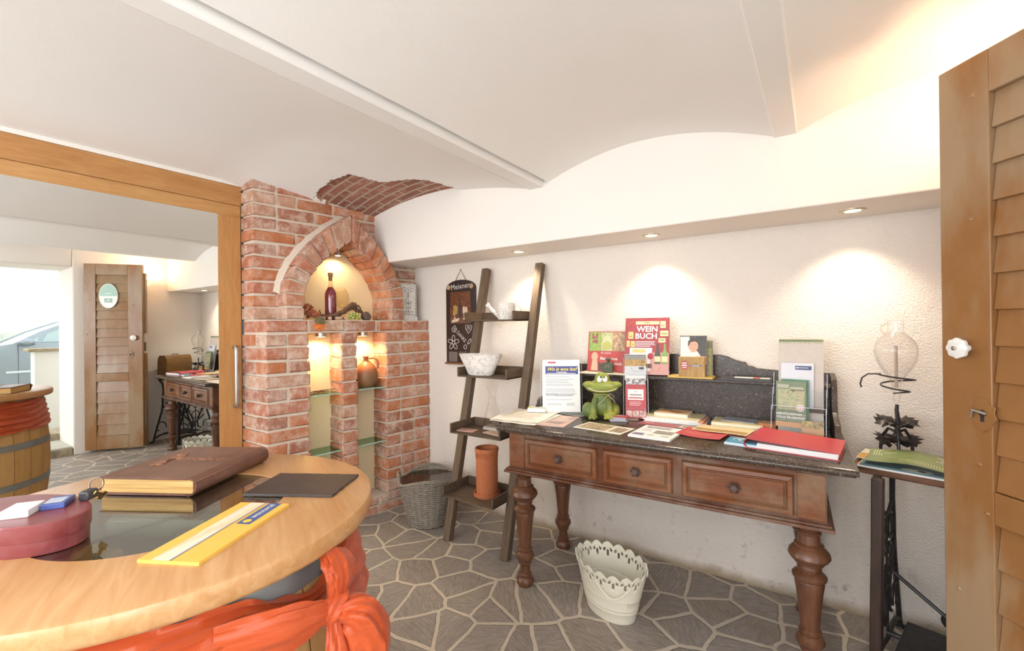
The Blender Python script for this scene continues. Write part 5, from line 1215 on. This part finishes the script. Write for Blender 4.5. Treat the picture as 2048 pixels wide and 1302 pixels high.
m = MB(); out = [(.0, .05), (.012, .044), (.020, .03), (.034, .026), (.030, .01), (.036, -.006), (.026, -.018), (.020, -.034), (.008, -.040), (0, -.05)]
out = out+[(-x, z) for x, z in reversed(out[1:-1])]; m.prism(out, 0, .003, 0, T(Lw-.112, y1, 1.07) @ RX(R(-90)) @ Matrix.Diagonal((1, -1, 1, 1)))
es = m.build('keyhole_plate', DMAT, dl, bevel=.001); es['label'] = 'painted-over ornamental keyhole plate'
m = MB(); KM = T(Lw-.112, y1+.0033, 1.07) @ RX(R(-90)); m.disc((0, -.006, 0), .010, .010, 0, 18, KM); m.box(-.005, .005, 0, .018, -.0002, 0, 0, KM); m.build('keyhole', plain('#17110d', .9, 0, 'black_hole'), es)
m = MB(); m.tube([(Lw-.112-.012, y1+.004, 1.075), (Lw-.112+.018, y1+.010, 1.082), (Lw-.112+.024, y1+.010, 1.06)], [.005, .006, .003], 8); m.build('keyhole_cover', STEEL, es)
for x, z in ((Lw-.095, 1.965), (Lw-.085, 1.62), (Lw-.10, .93), (Lw-.04, .55), (.05, 1.68), (.03, 1.3), (.04, .62), (Lw-.118, .80)):
    MB().lathe([(.0005, .003), (.005, .002), (.007, 0)], 14, 0, T(x, y1, z) @ RX(R(-90))).build('nail_head', DMAT, dl)
sg = thing('oval_sign', 'white oval sign with a green top half fixed to the upper door panel', 'sign', (HX, HY, 0), da)
OM = T(.222, .022, 1.72) @ RX(R(-90)) @ Matrix.Diagonal((-1, -1, 1, 1)) @ Matrix.Diagonal((1, 1, 1, 1))
m = MB(); m.lathe([(.0005, 0), (.1, 0), (.1, .008), (.0005, .008)], 48, 0, OM, sx=.85, sy=1.36)
m.build('plate', plain('#f0f2ee', .3, 0, 'enamel'), sg)
m = MB(); hp = [(.080*math.cos(PI*i/24), .0+.128*math.sin(PI*i/24)) for i in range(25)]; m.prism(hp, .008, .009, 0, OM); m.build('green_half', plain('#a9cfc0', .35, 0, 'pale_green'), sg)
m = MB(); m.prism([(-.035, -.07), (.035, -.07), (.035, -.03), (-.035, -.03)], .008, .0093, 0, OM); m.prism([(-.035, -.055), (0, -.048), (.035, -.056), (.035, -.061), (-.035, -.06)], .0093, .0096, 1, OM); m.prism([(-.035, -.04), (0, -.036), (.035, -.042), (.035, -.046), (-.035, -.045)], .0093, .0096, 1, OM)
m.build('landscape_print', [P_('#5f8f80'), P_('#e8efe8')], sg)
m = MB(); m.rect(-.030, .024, .06, .007, .0094, 0, OM); m.build('lettering', P_('#f4f8f4'), sg)
# ================================================================ BARREL TABLE
TX, TY, TZ = 1.767, -2.168, .925
bt_ = thing('barrel_table', 'round oak tabletop with glass centre on an upright wine barrel', 'table', (TX, TY, 0))
OAKT = staves('#b98652', '#cda172', '#ad7a46', 'x', .11, .5, .30, 'oak_tabletop', R(25)); OAKE = wood('#b07c40', '#c69256', 'x', .35, 1, 'oak_edge')
m = MB(); m.lathe([(.236, TZ-.045), (.430, TZ-.045), (.437, TZ-.041), (.441, TZ-.034), (.441, TZ-.010), (.438, TZ-.003), (.431, TZ), (.238, TZ), (.236, TZ-.003)], 128, closed=True)
m.build('table_top', OAKT, bt_)
MB().lathe([(.0005, TZ-.007), (.2355, TZ-.007), (.2355, TZ-.001), (.0005, TZ-.001)], 96).build('glass_inset', glassy('#f2f6f2', 1.9, 'table_glass', 1.9), bt_)
BARW = NT('barrel_oak'); vx = BARW.new('SeparateXYZ'); BARW.link(BARW.tc.outputs['Object'], vx.inputs[0])
an = BARW.math('ARCTAN2', vx.outputs[1], vx.outputs[0]); sn = BARW.math('MULTIPLY', an, 26/(2*PI)); fr_ = BARW.math('FRACT', sn); fl = BARW.math('FLOOR', sn)
wn = BARW.new('TexWhiteNoise', noise_dimensions='1D'); BARW.link(fl, wn.inputs['W'])
c = BARW.ramp(BARW.noise(16, 6, .6, BARW.co((1, 1, .2)), .8), [(.3, '#b58a50'), (.7, '#cfa76c')]); c = BARW.mix(BARW.math('MULTIPLY', wn.outputs[0], .4), c, '#a67c44')
gap = BARW.math('LESS_THAN', fr_, .03); c = BARW.mix(gap, c, '#6a4a28'); c = BARW.mix(BARW.ramp(BARW.noise(4, 5), [(.6, (0, 0, 0, 1)), (.8, (.35, .35, .35, 1))]), c, '#8f7448'); BARW.base(c); BARW.rough(.6)
def brr(z): q = (z-.44)/.44; return .425-.05*q*q
prof = [(brr(z), z) for z in [.0+.04*i for i in range(23)]]
m = MB(); m.lathe([(.30, .03)]+[(.345, .0)]+prof+[(brr(.88)-.03, .88), (brr(.88)-.03, .80)], 96); m.f.pop(); m.m.pop()
m.build('staves', BARW.m, bt_)
MB().lathe([(.0005, .86), (.236, .86)], 64).build('barrel_head', wood('#8a683c', '#b28c56', 'x', .6, 1, 'barrel_head'), bt_)
MB().lathe([(.232, .858), (.2355, .858), (.2355, .881), (.232, .881)], 72, closed=True).build('inset_wall', wood('#a37a48', '#c79c64', 'z', .4, 1, 'inset_wall'), bt_)
HP = metal('#9aa0a2', .45, 0, 'galvanised_hoop') ; HPM = NT('hoop_steel'); HPM.base(HPM.mix(HPM.noise(12, 4), '#7f8485', '#a4a8a6')); HPM.rough(.4); HPM.p.inputs['Metallic'].default_value = .6
for za, zb in ((.815, .868), (.545, .590), (.285, .330), (.01, .065)):
    MB().lathe([(brr(za)-.002, za), (brr(za)+.003, za+.001), (brr(zb)+.003, zb-.001), (brr(zb)-.002, zb)], 96, closed=True).build('hoop', HPM.m, bt_)
# organza sash around the barrel
OR = NT('orange_organza'); OR.base(OR.mix(OR.noise(9, 5, .6, OR.co((1, 1, 3))), '#a83a12', '#cf5820')); OR.rough(.45); OR.p.inputs['Sheen Weight'].default_value = .15; OR.p.inputs['Subsurface Weight'].default_value = 0
OR.p.inputs['Alpha'].default_value = .93; OR.bump(OR.noise(14, 4, .5, OR.co((1, 1, 5))), .35, .006)
sash = thing('sash', 'orange organza sash tied in a knot around the barrel', 'sash', (TX, TY, 0))
def zt_s(a):     # top edge of the sash by angle (deg)
    a = (a+180) % 360-180
    d0 = a-15
    dip = math.exp(-(d0/15)**2)
    return .866-.055*dip
def zb_s(a):
    a = (a+180) % 360-180; d0 = a-15; dip = math.exp(-(d0/22)**2)
    return .665+.085*dip
n = 220; ks = 22; vs = []; fs = []
for j in range(ks+1):
    q = j/ks
    for i in range(n):
        a = 360*i/n; zt, zb = zt_s(a), zb_s(a); z = zb+(zt-zb)*q
        fold = .006*math.sin(q*34+3*math.sin(R(a)*3)+1.5*mnoise.noise((math.cos(R(a))*4, math.sin(R(a))*4, q*3)))+.004*math.sin(q*61+R(a)*5)
        ed = .010*mnoise.noise((math.cos(R(a))*9, math.sin(R(a))*9, 5 if q > .5 else 0)) if q in (0, 1) else 0
        r = brr(z)+.014+fold; vs.append((r*math.cos(R(a)), r*math.sin(R(a)), z+ed))
for j in range(ks):
    for i in range(n): fs.append((j*n+i, j*n+(i+1) % n, (j+1)*n+(i+1) % n, (j+1)*n+i))
MB().add(vs, fs).build('band', OR.m, sash, ang=80)
KA = R(15); kc = Vector((.452*math.cos(KA), .452*math.sin(KA), .788)); kn = Vector((math.cos(KA), math.sin(KA), 0)); kt = Vector((-math.sin(KA), math.cos(KA), 0)); ku = Vector((0, 0, 1))
KM_ = Matrix(((kt.x, kn.x, 0, kc.x), (kt.y, kn.y, 0, kc.y), (0, 0, 1, kc.z), (0, 0, 0, 1)))     # local: x tangent, y outward, z up
def puff(pts, widths, thick, name, seg=14, folds=5, amp=.006):
    """a puffed, folded strip of cloth following pts"""
    m = MB(); vs = []; fs = []; k = len(pts); P = [Vector(p) for p in pts]; L = []
    sub = 6; Q = []; Wd = []; Th = []
    for i in range(k-1):
        for s_ in range(sub):
            q = s_/sub; p0 = P[max(i-1, 0)]; p1 = P[i]; p2 = P[i+1]; p3 = P[min(i+2, k-1)]
            Q.append(.5*((2*p1)+(p2-p0)*q+(2*p0-5*p1+4*p2-p3)*q*q+(3*p1-p0-3*p2+p3)*q**3)); Wd.append(widths[i]+(widths[i+1]-widths[i])*q); Th.append(thick[i]+(thick[i+1]-thick[i])*q)
    Q.append(P[-1]); Wd.append(widths[-1]); Th.append(thick[-1]); K = len(Q); n_ = 40
    for i in range(K):
        t_ = (Q[min(i+1, K-1)]-Q[max(i-1, 0)]).normalized(); out = Vector((0, 1, 0)); sd = t_.cross(out).normalized(); nn = sd.cross(t_).normalized()
        for j in range(n_):
            a = 2*PI*j/n_; f = 1+amp*40*.18*math.sin(a*folds+i*.25)+.10*math.sin(a*folds*2+1+i*.4)
            vs.append(Q[i]+sd*Wd[i]*math.cos(a)*f+nn*Th[i]*math.sin(a)*f)
    for i in range(K-1):
        for j in range(n_): fs.append((i*n_+j, i*n_+(j+1) % n_, (i+1)*n_+(j+1) % n_, (i+1)*n_+j))
    fs += [tuple(range(n_)), tuple(range(K*n_-1, (K-1)*n_-1, -1))]
    m.add(vs, fs, 0, KM_); return m.build(name, OR.m, sash, ang=80)
puff([(-.020, 0, -.018), (-.006, .010, -.004), (.012, .012, .006), (.028, .004, .016)], [.010, .026, .026, .012], [.014, .024, .024, .012], 'knot', folds=4, amp=.008)
puff([(.003, .006, .012), (.016, .008, .040), (.026, -.002, .066), (.034, -.022, .086)], [.014, .030, .040, .034], [.012, .018, .020, .014], 'upper_tail', folds=7, amp=.012)
puff([(.003, .01, -.005), (.020, .040, -.018), (.034, .050, -.070), (.034, .048, -.135), (.028, .035, -.20), (.020, .02, -.27)], [.012, .036, .044, .044, .038, .030], [.014, .046, .050, .044, .030, .018], 'bow_loop', folds=6, amp=.012)
puff([(-.005, .012, -.010), (-.012, .030, -.07), (-.018, .028, -.14), (-.03, .02, -.22), (-.03, .01, -.33)], [.012, .030, .036, .034, .030], [.012, .020, .022, .02, .014], 'lower_tail', folds=7, amp=.012)
puff([(-.012, .006, .0), (-.05, .000, .004), (-.10, -.020, .008), (-.17, -.090, .006)], [.014, .030, .042, .040], [.012, .012, .010, .006], 'gathered_band', folds=8, amp=.012)
# things under the glass
GB = 'corks under the glass of the barrel table'
for k, (x, y, a, lb) in enumerate(((-.12, -.15, 20, 'cork under the table glass nearest the oval box'), (-.08, -.17, 80, 'cork lying crosswise under the table glass'), (.05, -.12, 130, 'cork under the glass by the yellow brochure'), (.16, .02, 50, 'cork under the glass near the slate'), (.13, .10, 10, 'cork under the glass beneath the slate corner'))):
    tag(MB().lathe([(.0005, -.022), (.0115, -.022), (.0115, .022), (.0005, .022)], 18, 0, RY(R(90))).build('bottle_cork', plain('#b98a5c', .85, 0, 'cork'), loc=(TX+x, TY+y, .8725), rot=(0, 0, R(a))), lb, 'cork', GB)
P, rs = branch([(TX-.10, TY+.13, .878), (TX-.04, TY+.10, .884), (TX+.03, TY+.12, .882), (TX+.10, TY+.10, .878)], .012, .015, 31, wobble=.006)
tag(MB().tube(P, rs, 10).build('grapevine_root', VW), 'piece of gnarled vine wood under the table glass', 'root')
gd = NT('dried_gourd'); gd.base(gd.mix(gd.noise(20, 5), '#8a6a24', '#b9963c')); gd.rough(.5); gd.bump(gd.noise(30, 4), .5, .01)
tag(MB().lathe([(.001, -.036), (.016, -.030), (.025, -.01), (.024, .015), (.013, .032), (.001, .038)], 28, wob=lambda a, z: 1+.10*math.sin(a*6+z*40)).build('dried_gourd', gd.m, loc=(TX+.05, TY-.15, .889), rot=(R(70), 0, R(30))), 'lumpy yellow-brown dried gourd under the table glass', 'gourd')
# a slanted glass pane? no: bottle lying inside
bo = thing('lying_bottle', 'pale green glass bottle lying under the table glass', 'bottle', (TX-.02, TY-.02, .8865), R(35))
MB().lathe([(.0005, -.10), (.024, -.098), (.0255, -.09), (.0255, .02), (.023, .04), (.012, .06), (.010, .07), (.010, .105), (.012, .106), (.012, .112), (.0005, .112)], 36, 0, RY(R(90))).build('bottle_body', plain('#9aa59a', .08, 0, 'green_glass', .8), bo)

# ---------------------------------------------------------------- things on the barrel table
LE = NT('old_leather'); LE.base(LE.mix(LE.ramp(LE.noise(9, 6, .7), [(.4, (0, 0, 0, 1)), (.7, (1, 1, 1, 1))]), LE.mix(LE.noise(30, 4), '#4f2d22', '#684032'), '#7a5444')); LE.rough(.38); LE.bump(LE.noise(120, 4), .3, .002)
gb = thing('leather_book', 'thick old brown leather-bound book with embossed title on the barrel table', 'book', (1.557, -2.048, TZ), R(30))
w, h_, th = .25, .285, .044
m = MB(); m.box(-w/2, w/2-.012, -h_/2, h_/2, th-.005, th); m.box(-w/2, w/2-.012, -h_/2, h_/2, 0, .005)
sp = [(w/2-.016, 0), (w/2-.002, .004), (w/2+.006, .014), (w/2+.008, .024), (w/2+.005, .036), (w/2-.004, th-.002), (w/2-.016, th)]
spi = [(x-.005, min(max(z, .004), th-.004)) for x, z in reversed(sp)]
pf = sp+spi; n = len(pf); m.add([(x, y, z) for y in (-h_/2, h_/2) for x, z in pf], [(i, (i+1) % n, n+(i+1) % n, n+i) for i in range(n)]+[(i, i+1, n-2-i, n-1-i) for i in range(len(sp)-1)]+[(n+n-1-i, n+n-2-i, n+i+1, n+i) for i in range(len(sp)-1)])
m.build('cover', LE.m, gb, bevel=.0012)
PG = NT('aged_page_edges'); wz = PG.noise(6, 3, .5, PG.co((1, 1, 90))); PG.base(PG.ramp(wz, [(.35, '#b8894a'), (.65, '#dcb878')])); PG.rough(.7)
MB().box(-w/2+.004, w/2-.006, -h_/2+.005, h_/2-.004, .005, th-.005).build('pages', PG.m, gb)
m = MB(); m.text('Gästebuch', T(.02, .015, th+.0008) @ RZ(0), .036, 0, -.002, 'CENTER', 1.0, .3, .0006)
rr = random.Random(4)
m.tube([(-.075+.0, -.05, th), (-.06, -.02, th+.001), (-.072, .01, th+.001), (-.055, .04, th), (-.065, .07, th)], [.003, .005, .004, .005, .002], 6); 
for y in (-.04, -.01, .02, .05): m.ell((-.063+.012*math.sin(y*90), y, th), (.009, .007, .003), 0, 7)
em = m.build('embossed_ornament', wood('#7d5138', '#a8785a', 'x', .4, 1, 'embossing'), gb)
sl = MB(); n = 40; out = []
w, h_ = .225, .155
for (ax, ay), (bx_, by_) in (((-1, -1), (1, -1)), ((1, -1), (1, 1)), ((1, 1), (-1, 1)), ((-1, 1), (-1, -1))):
    for i in range(14): q = i/14; out.append(((ax+(bx_-ax)*q)*w/2+rnd.uniform(-.0012, .0012), (ay+(by_-ay)*q)*h_/2+rnd.uniform(-.0012, .0012)))
sl.prism(out, 0, .0065)
SLT = NT('slate'); SLT.base(SLT.mix(SLT.noise(14, 5), '#2c2624', '#463c38')); SLT.rough(.42); SLT.bump(SLT.noise(30, 6), .4, .003)
tag(sl.build('slate_plate', SLT.m, loc=(1.896, -1.920, TZ+.0002), rot=(0, 0, R(30)), bevel=.001), 'dark rectangular slate plate on the barrel table beside the leather book', 'slate')
# yellow brochures
def dr(m, z):
    m.rect(-.033, -.129, .034, .258, z, 1); m.rect(.012, .02, .030, .108, z, 2); m.disc((.027, .034, z+.0004), .0085, .0085, 3, 18)
    m.text('weinviertel', T(.026, .085, z+.0005) @ RZ(R(90)), .020, 4, .004, 'CENTER', .8); m.rect(.001, -.129, .004, .258, z+.0002, 5)
PHB = NT('printed_sky'); nzz = PHB.noise(14, 4, .6, PHB.co((1.5, .35, 1))); PHB.base(PHB.ramp(nzz, [(.32, '#d9b070'), (.5, '#ece2c4'), (.68, '#c9cfd2')])); PHB.rough(.35)
flat('brochure', 'yellow brochure with a pale picture strip and blue title box on the barrel table', 'brochure', .118, .258, .006, (2.003, -2.157, TZ), 28, [P_('#f0bd48'), PHB.m, P_('#2f5390'), P_('#f2c838'), WHT, P_('#8f8a92')], dr)
# oval dark red box with lid
ob = thing('oval_box', 'dark red oval lidded box on the barrel table', 'box', (1.705, -2.392, TZ), R(20))
OB = plain('#7d2a2c', .3, 0, 'dark_red_lacquer')
MB().lathe([(.001, 0), (.096, .0), (.097, .002), (.097, .034), (.001, .034)], 96, sx=1.42, sy=.80).build('box_body', OB, ob)
MB().lathe([(.099, .026), (.0995, .027), (.0995, .055), (.0975, .0575), (.001, .0575)], 96, sx=1.42, sy=.80).build('lid', OB, ob)
er = thing('cigarette_pack', 'white pack with red edge on the oval red box', 'pack', (1.735, -2.395, TZ+.0575), R(55))
MB().box(-.022, .022, -.027, .027, 0, .014).build('pack_body', plain('#f1eeea', .35, 0, 'white_card'), er, bevel=.0015)
MB().box(-.0225, -.0218, -.0268, .0268, .0, .0135).build('red_side', P_('#c46a4c'), er)
lt = thing('blue_card_case', 'small blue and white packet on the oval red box', 'packet', (1.735, -2.345, TZ+.0575), R(60))
MB().box(-.018, .018, -.026, .026, 0, .011).build('packet_body', plain('#3a4f96', .35, 0, 'blue_card'), lt, bevel=.0015)
m = MB(); m.rect(-.016, -.020, .028, .034, .0113); m.build('white_print', P_('#b9c0d0'), lt)
gk = thing('key_ring', 'black key ring with metal keys on the oval red box', 'keys', (1.745, -2.302, TZ+.0575), R(40))
MB().box(-.010, .010, -.014, .014, 0, .020).build('black_fob', plain('#1b1717', .3, 0, 'black_plastic'), gk, bevel=.004)
MB().tube([(.014*math.cos(2*PI*i/20), .02+.004*math.sin(2*PI*i/20), .024+.013*math.sin(2*PI*i/20)) for i in range(20)], .0014, 6, 0, None, True).build('ring', metal('#6a6058', .3), gk)
MB().prism([(-.004, 0), (.004, 0), (.004, .03), (.009, .034), (.009, .046), (-.009, .046), (-.009, .034), (-.004, .03)], 0, .0022, 0, T(.012, .0, .012) @ RY(R(-60)) @ RZ(R(30))).build('key', metal('#c9a468', .3), gk)

# ================================================================ OUTSIDE THE DOORWAY (seen in the mirror)
STN = NT('weathered_stone'); STN.base(STN.mix(STN.ramp(STN.noise(7, 7, .7), [(.4, (0, 0, 0, 1)), (.65, (1, 1, 1, 1))]), '#b5a58a', '#847a62')); STN.rough(.85); STN.bump(STN.noise(18, 6), .7, .02)
PAV = NT('pale_paving'); PAV.base(PAV.mix(PAV.noise(6, 5), '#c9c4b8', '#b4aea0')); PAV.rough(.8)
struct(MB().box(LX+.0, 4.26, D0, D1, -.02, .075).build('trim_6', STN.m, bevel=.01))
struct(MB().box(LX+.03, 4.3, D0, D1, .075, .085).build('trim_7', PAV.m))
struct(MB().box(4.26, 4.62, -2.9, -.6, -.05, .165).build('trim_8', STN.m, bevel=.012))
struct(MB().box(4.6, 60, -40, 40, -.3, .12).build('ground', PAV.m))
pw = thing('parapet_wall', 'low white outside wall with a grey stone cap in the mirror', 'wall', (5.0, -1.30, .0))
MB().box(0, .22, 0, 2.6, .1, 1.085).build('wall_body', plaster('#e9e7e1', .5, 'outside_render'), pw)
MB().box(-.05, .27, -.06, 2.65, 1.085, 1.125).build('stone_cap', STN.m, pw, bevel=.01)
# car parked outside
car = thing('car', 'silver car parked outside the doorway, seen in the mirror', 'car', (9.0, -1.17, .12), 0)
CP = plain('#868f94', .22, .5, 'silver_car_paint'); CG = plain('#8fa3a0', .06, 0, 'car_window', .9); CT = plain('#24262a', .6, 0, 'tyre'); CB = plain('#3a3f42', .5, 0, 'dark_trim')
# side view in (y,z): front of the car at -y, body spans x 0..1.75 (side facing the house at x=0)
body = [(-.85, .30), (-.90, .50), (-.86, .68), (-.70, .80), (-.30, .90), (.10, .96), (.30, 1.0), (3.0, 1.0), (3.35, .92), (3.42, .60), (3.38, .30), (2.95, .22), (.55, .22)]
m = MB(); n = len(body)
m.add([(0.03, y, z) for y, z in body]+[(0, y, min(z, .78)) for y, z in body]+[(1.75, y, z) for y, z in body], [(i, (i+1) % n, n+(i+1) % n, n+i) for i in range(n)]+[(i, (i+1) % n, 2*n+(i+1) % n, 2*n+i) for i in range(n)]+[tuple(range(n, 2*n)), tuple(range(2*n, 3*n))]); m.f = m.f[:]
m.build('body', CP, car, bevel=.02)
roof = [(.25, .98), (.62, 1.20), (1.05, 1.40), (1.35, 1.46), (2.2, 1.46), (2.7, 1.36), (3.1, 1.0)]
n = len(roof); m = MB(); m.add([(.10+.18*(z-.98)/.48, y, z) for y, z in roof]+[(1.65-.18*(z-.98)/.48, y, z) for y, z in roof], [(i, (i+1) % n, n+(i+1) % n, n+i) for i in range(n)]+[tuple(range(n)), tuple(range(2*n-1, n-1, -1))])
m.build('roof', CP, car, bevel=.02)
def win(P, nm='side_window'):
    m = MB(); n = len(P); m.add([(.085+.18*(z-.98)/.48, y, z) for y, z in P]+[(.12+.18*(z-.98)/.48, y, z) for y, z in P], [tuple(range(n))]+[(i, n+i, n+(i+1) % n, (i+1) % n) for i in range(n)]); m.build(nm, CG, car)
win([(.42, 1.02), (.58, 1.02), (.58, 1.12)]); win([(.62, 1.02), (1.42, 1.02), (1.42, 1.41), (1.15, 1.39), (.70, 1.17)]); win([(1.50, 1.02), (2.3, 1.02), (2.2, 1.40), (1.50, 1.41)])
for y in (-.25, 2.45):
    w_ = MB().lathe([(.001, -.02), (.31, -.02), (.325, 0), (.325, .18), (.30, .2), (.001, .2)], 40, 0, T(0, y, .315) @ RY(R(90))).build('wheel', CT, car)
    MB().lathe([(.001, -.035), (.21, -.03), (.22, -.02)], 32, 0, T(0, y, .315) @ RY(R(90))).build('hub_cap', plain('#b9bcbf', .3, .8, 'alloy'), w_)
m = MB(); m.ell((-.10, .40, 1.03), (.055, .10, .062), 0, 10); mr = m.build('wing_mirror', CP, car)
MB().tube([(-.08, .44, 1.0), (.03, .50, .99)], .02, 8).build('mirror_arm', CB, mr)
MB().box(-.02, .005, .15, 2.3, .47, .51).build('side_strip', plain('#c8ced0', .3, .5, 'strip'), car, bevel=.004)
m = MB(); 
for y in (.30, 1.46): m.box(-.0035, .004, y, y+.008, .28, .98)
m.build('door_seam', CB, car); MB().box(-.012, .01, .3, 2.3, .22, .27).build('sill', CB, car)
# distant hedge and roofs, almost burnt out
hg = NT('hedge_leaves'); hg.base(hg.mix(hg.noise(9, 4), '#a9afa2', '#c0c4b8')); hg.rough(.9)
m = MB(); rr = random.Random(3)
for k in range(60): m.ell((rr.uniform(-1, 1), -14+28*k/60, rr.uniform(.2, .9)), (1.3, 1.3, rr.uniform(.7, 1.1)), 0, 6)
hd = m.build('hedge', hg.m, loc=(34, 6, 0)); hd['kind'] = 'stuff'; tag(hd, 'distant pale hedge beyond the car in the mirror', 'hedge')
# mounts of the unseen fill lamps added behind the camera
for k, (x, y) in enumerate(((1.0, -3.3), (2.6, -3.5))):
    t_ = thing('added_fill_lamp', ('added fill lamp on the ceiling behind the barrel table' if k == 0 else 'added fill lamp on the ceiling near the rear of the doorway wall'), 'lamp', (x, y, 2.12))
    MB().lathe([(.05, .0), (.05, .12)], 24).build('fill_lamp_base', STEEL, t_)
# frames for the two unseen window openings added for fill light
for nm, bx in (('added_window_1', (.6, 3.2, BY-.09, BY-.05, .95, 2.05)), ('added_window_2', (4.0, 4.05, -4.05, -2.85, .9, 2.02))):
    x0, x1, y0, y1, z0, z1 = bx; m = MB()
    if nm == 'added_window_1':
        for a, b_ in ((x0, x0+.06), (x1-.06, x1), ((x0+x1)/2-.03, (x0+x1)/2+.03)): m.box(a, b_, y0, y1, z0, z1)
        m.box(x0, x1, y0, y1, z0, z0+.06); m.box(x0, x1, y0, y1, z1-.06, z1)
    else:
        for a, b_ in ((y0, y0+.06), (y1-.06, y1)): m.box(x0, x1, a, b_, z0, z1)
        m.box(x0, x1, y0, y1, z0, z0+.06); m.box(x0, x1, y0, y1, z1-.06, z1)
    struct(m.build(nm, plain('#eeece8', .4, 0, 'added_window_paint')))
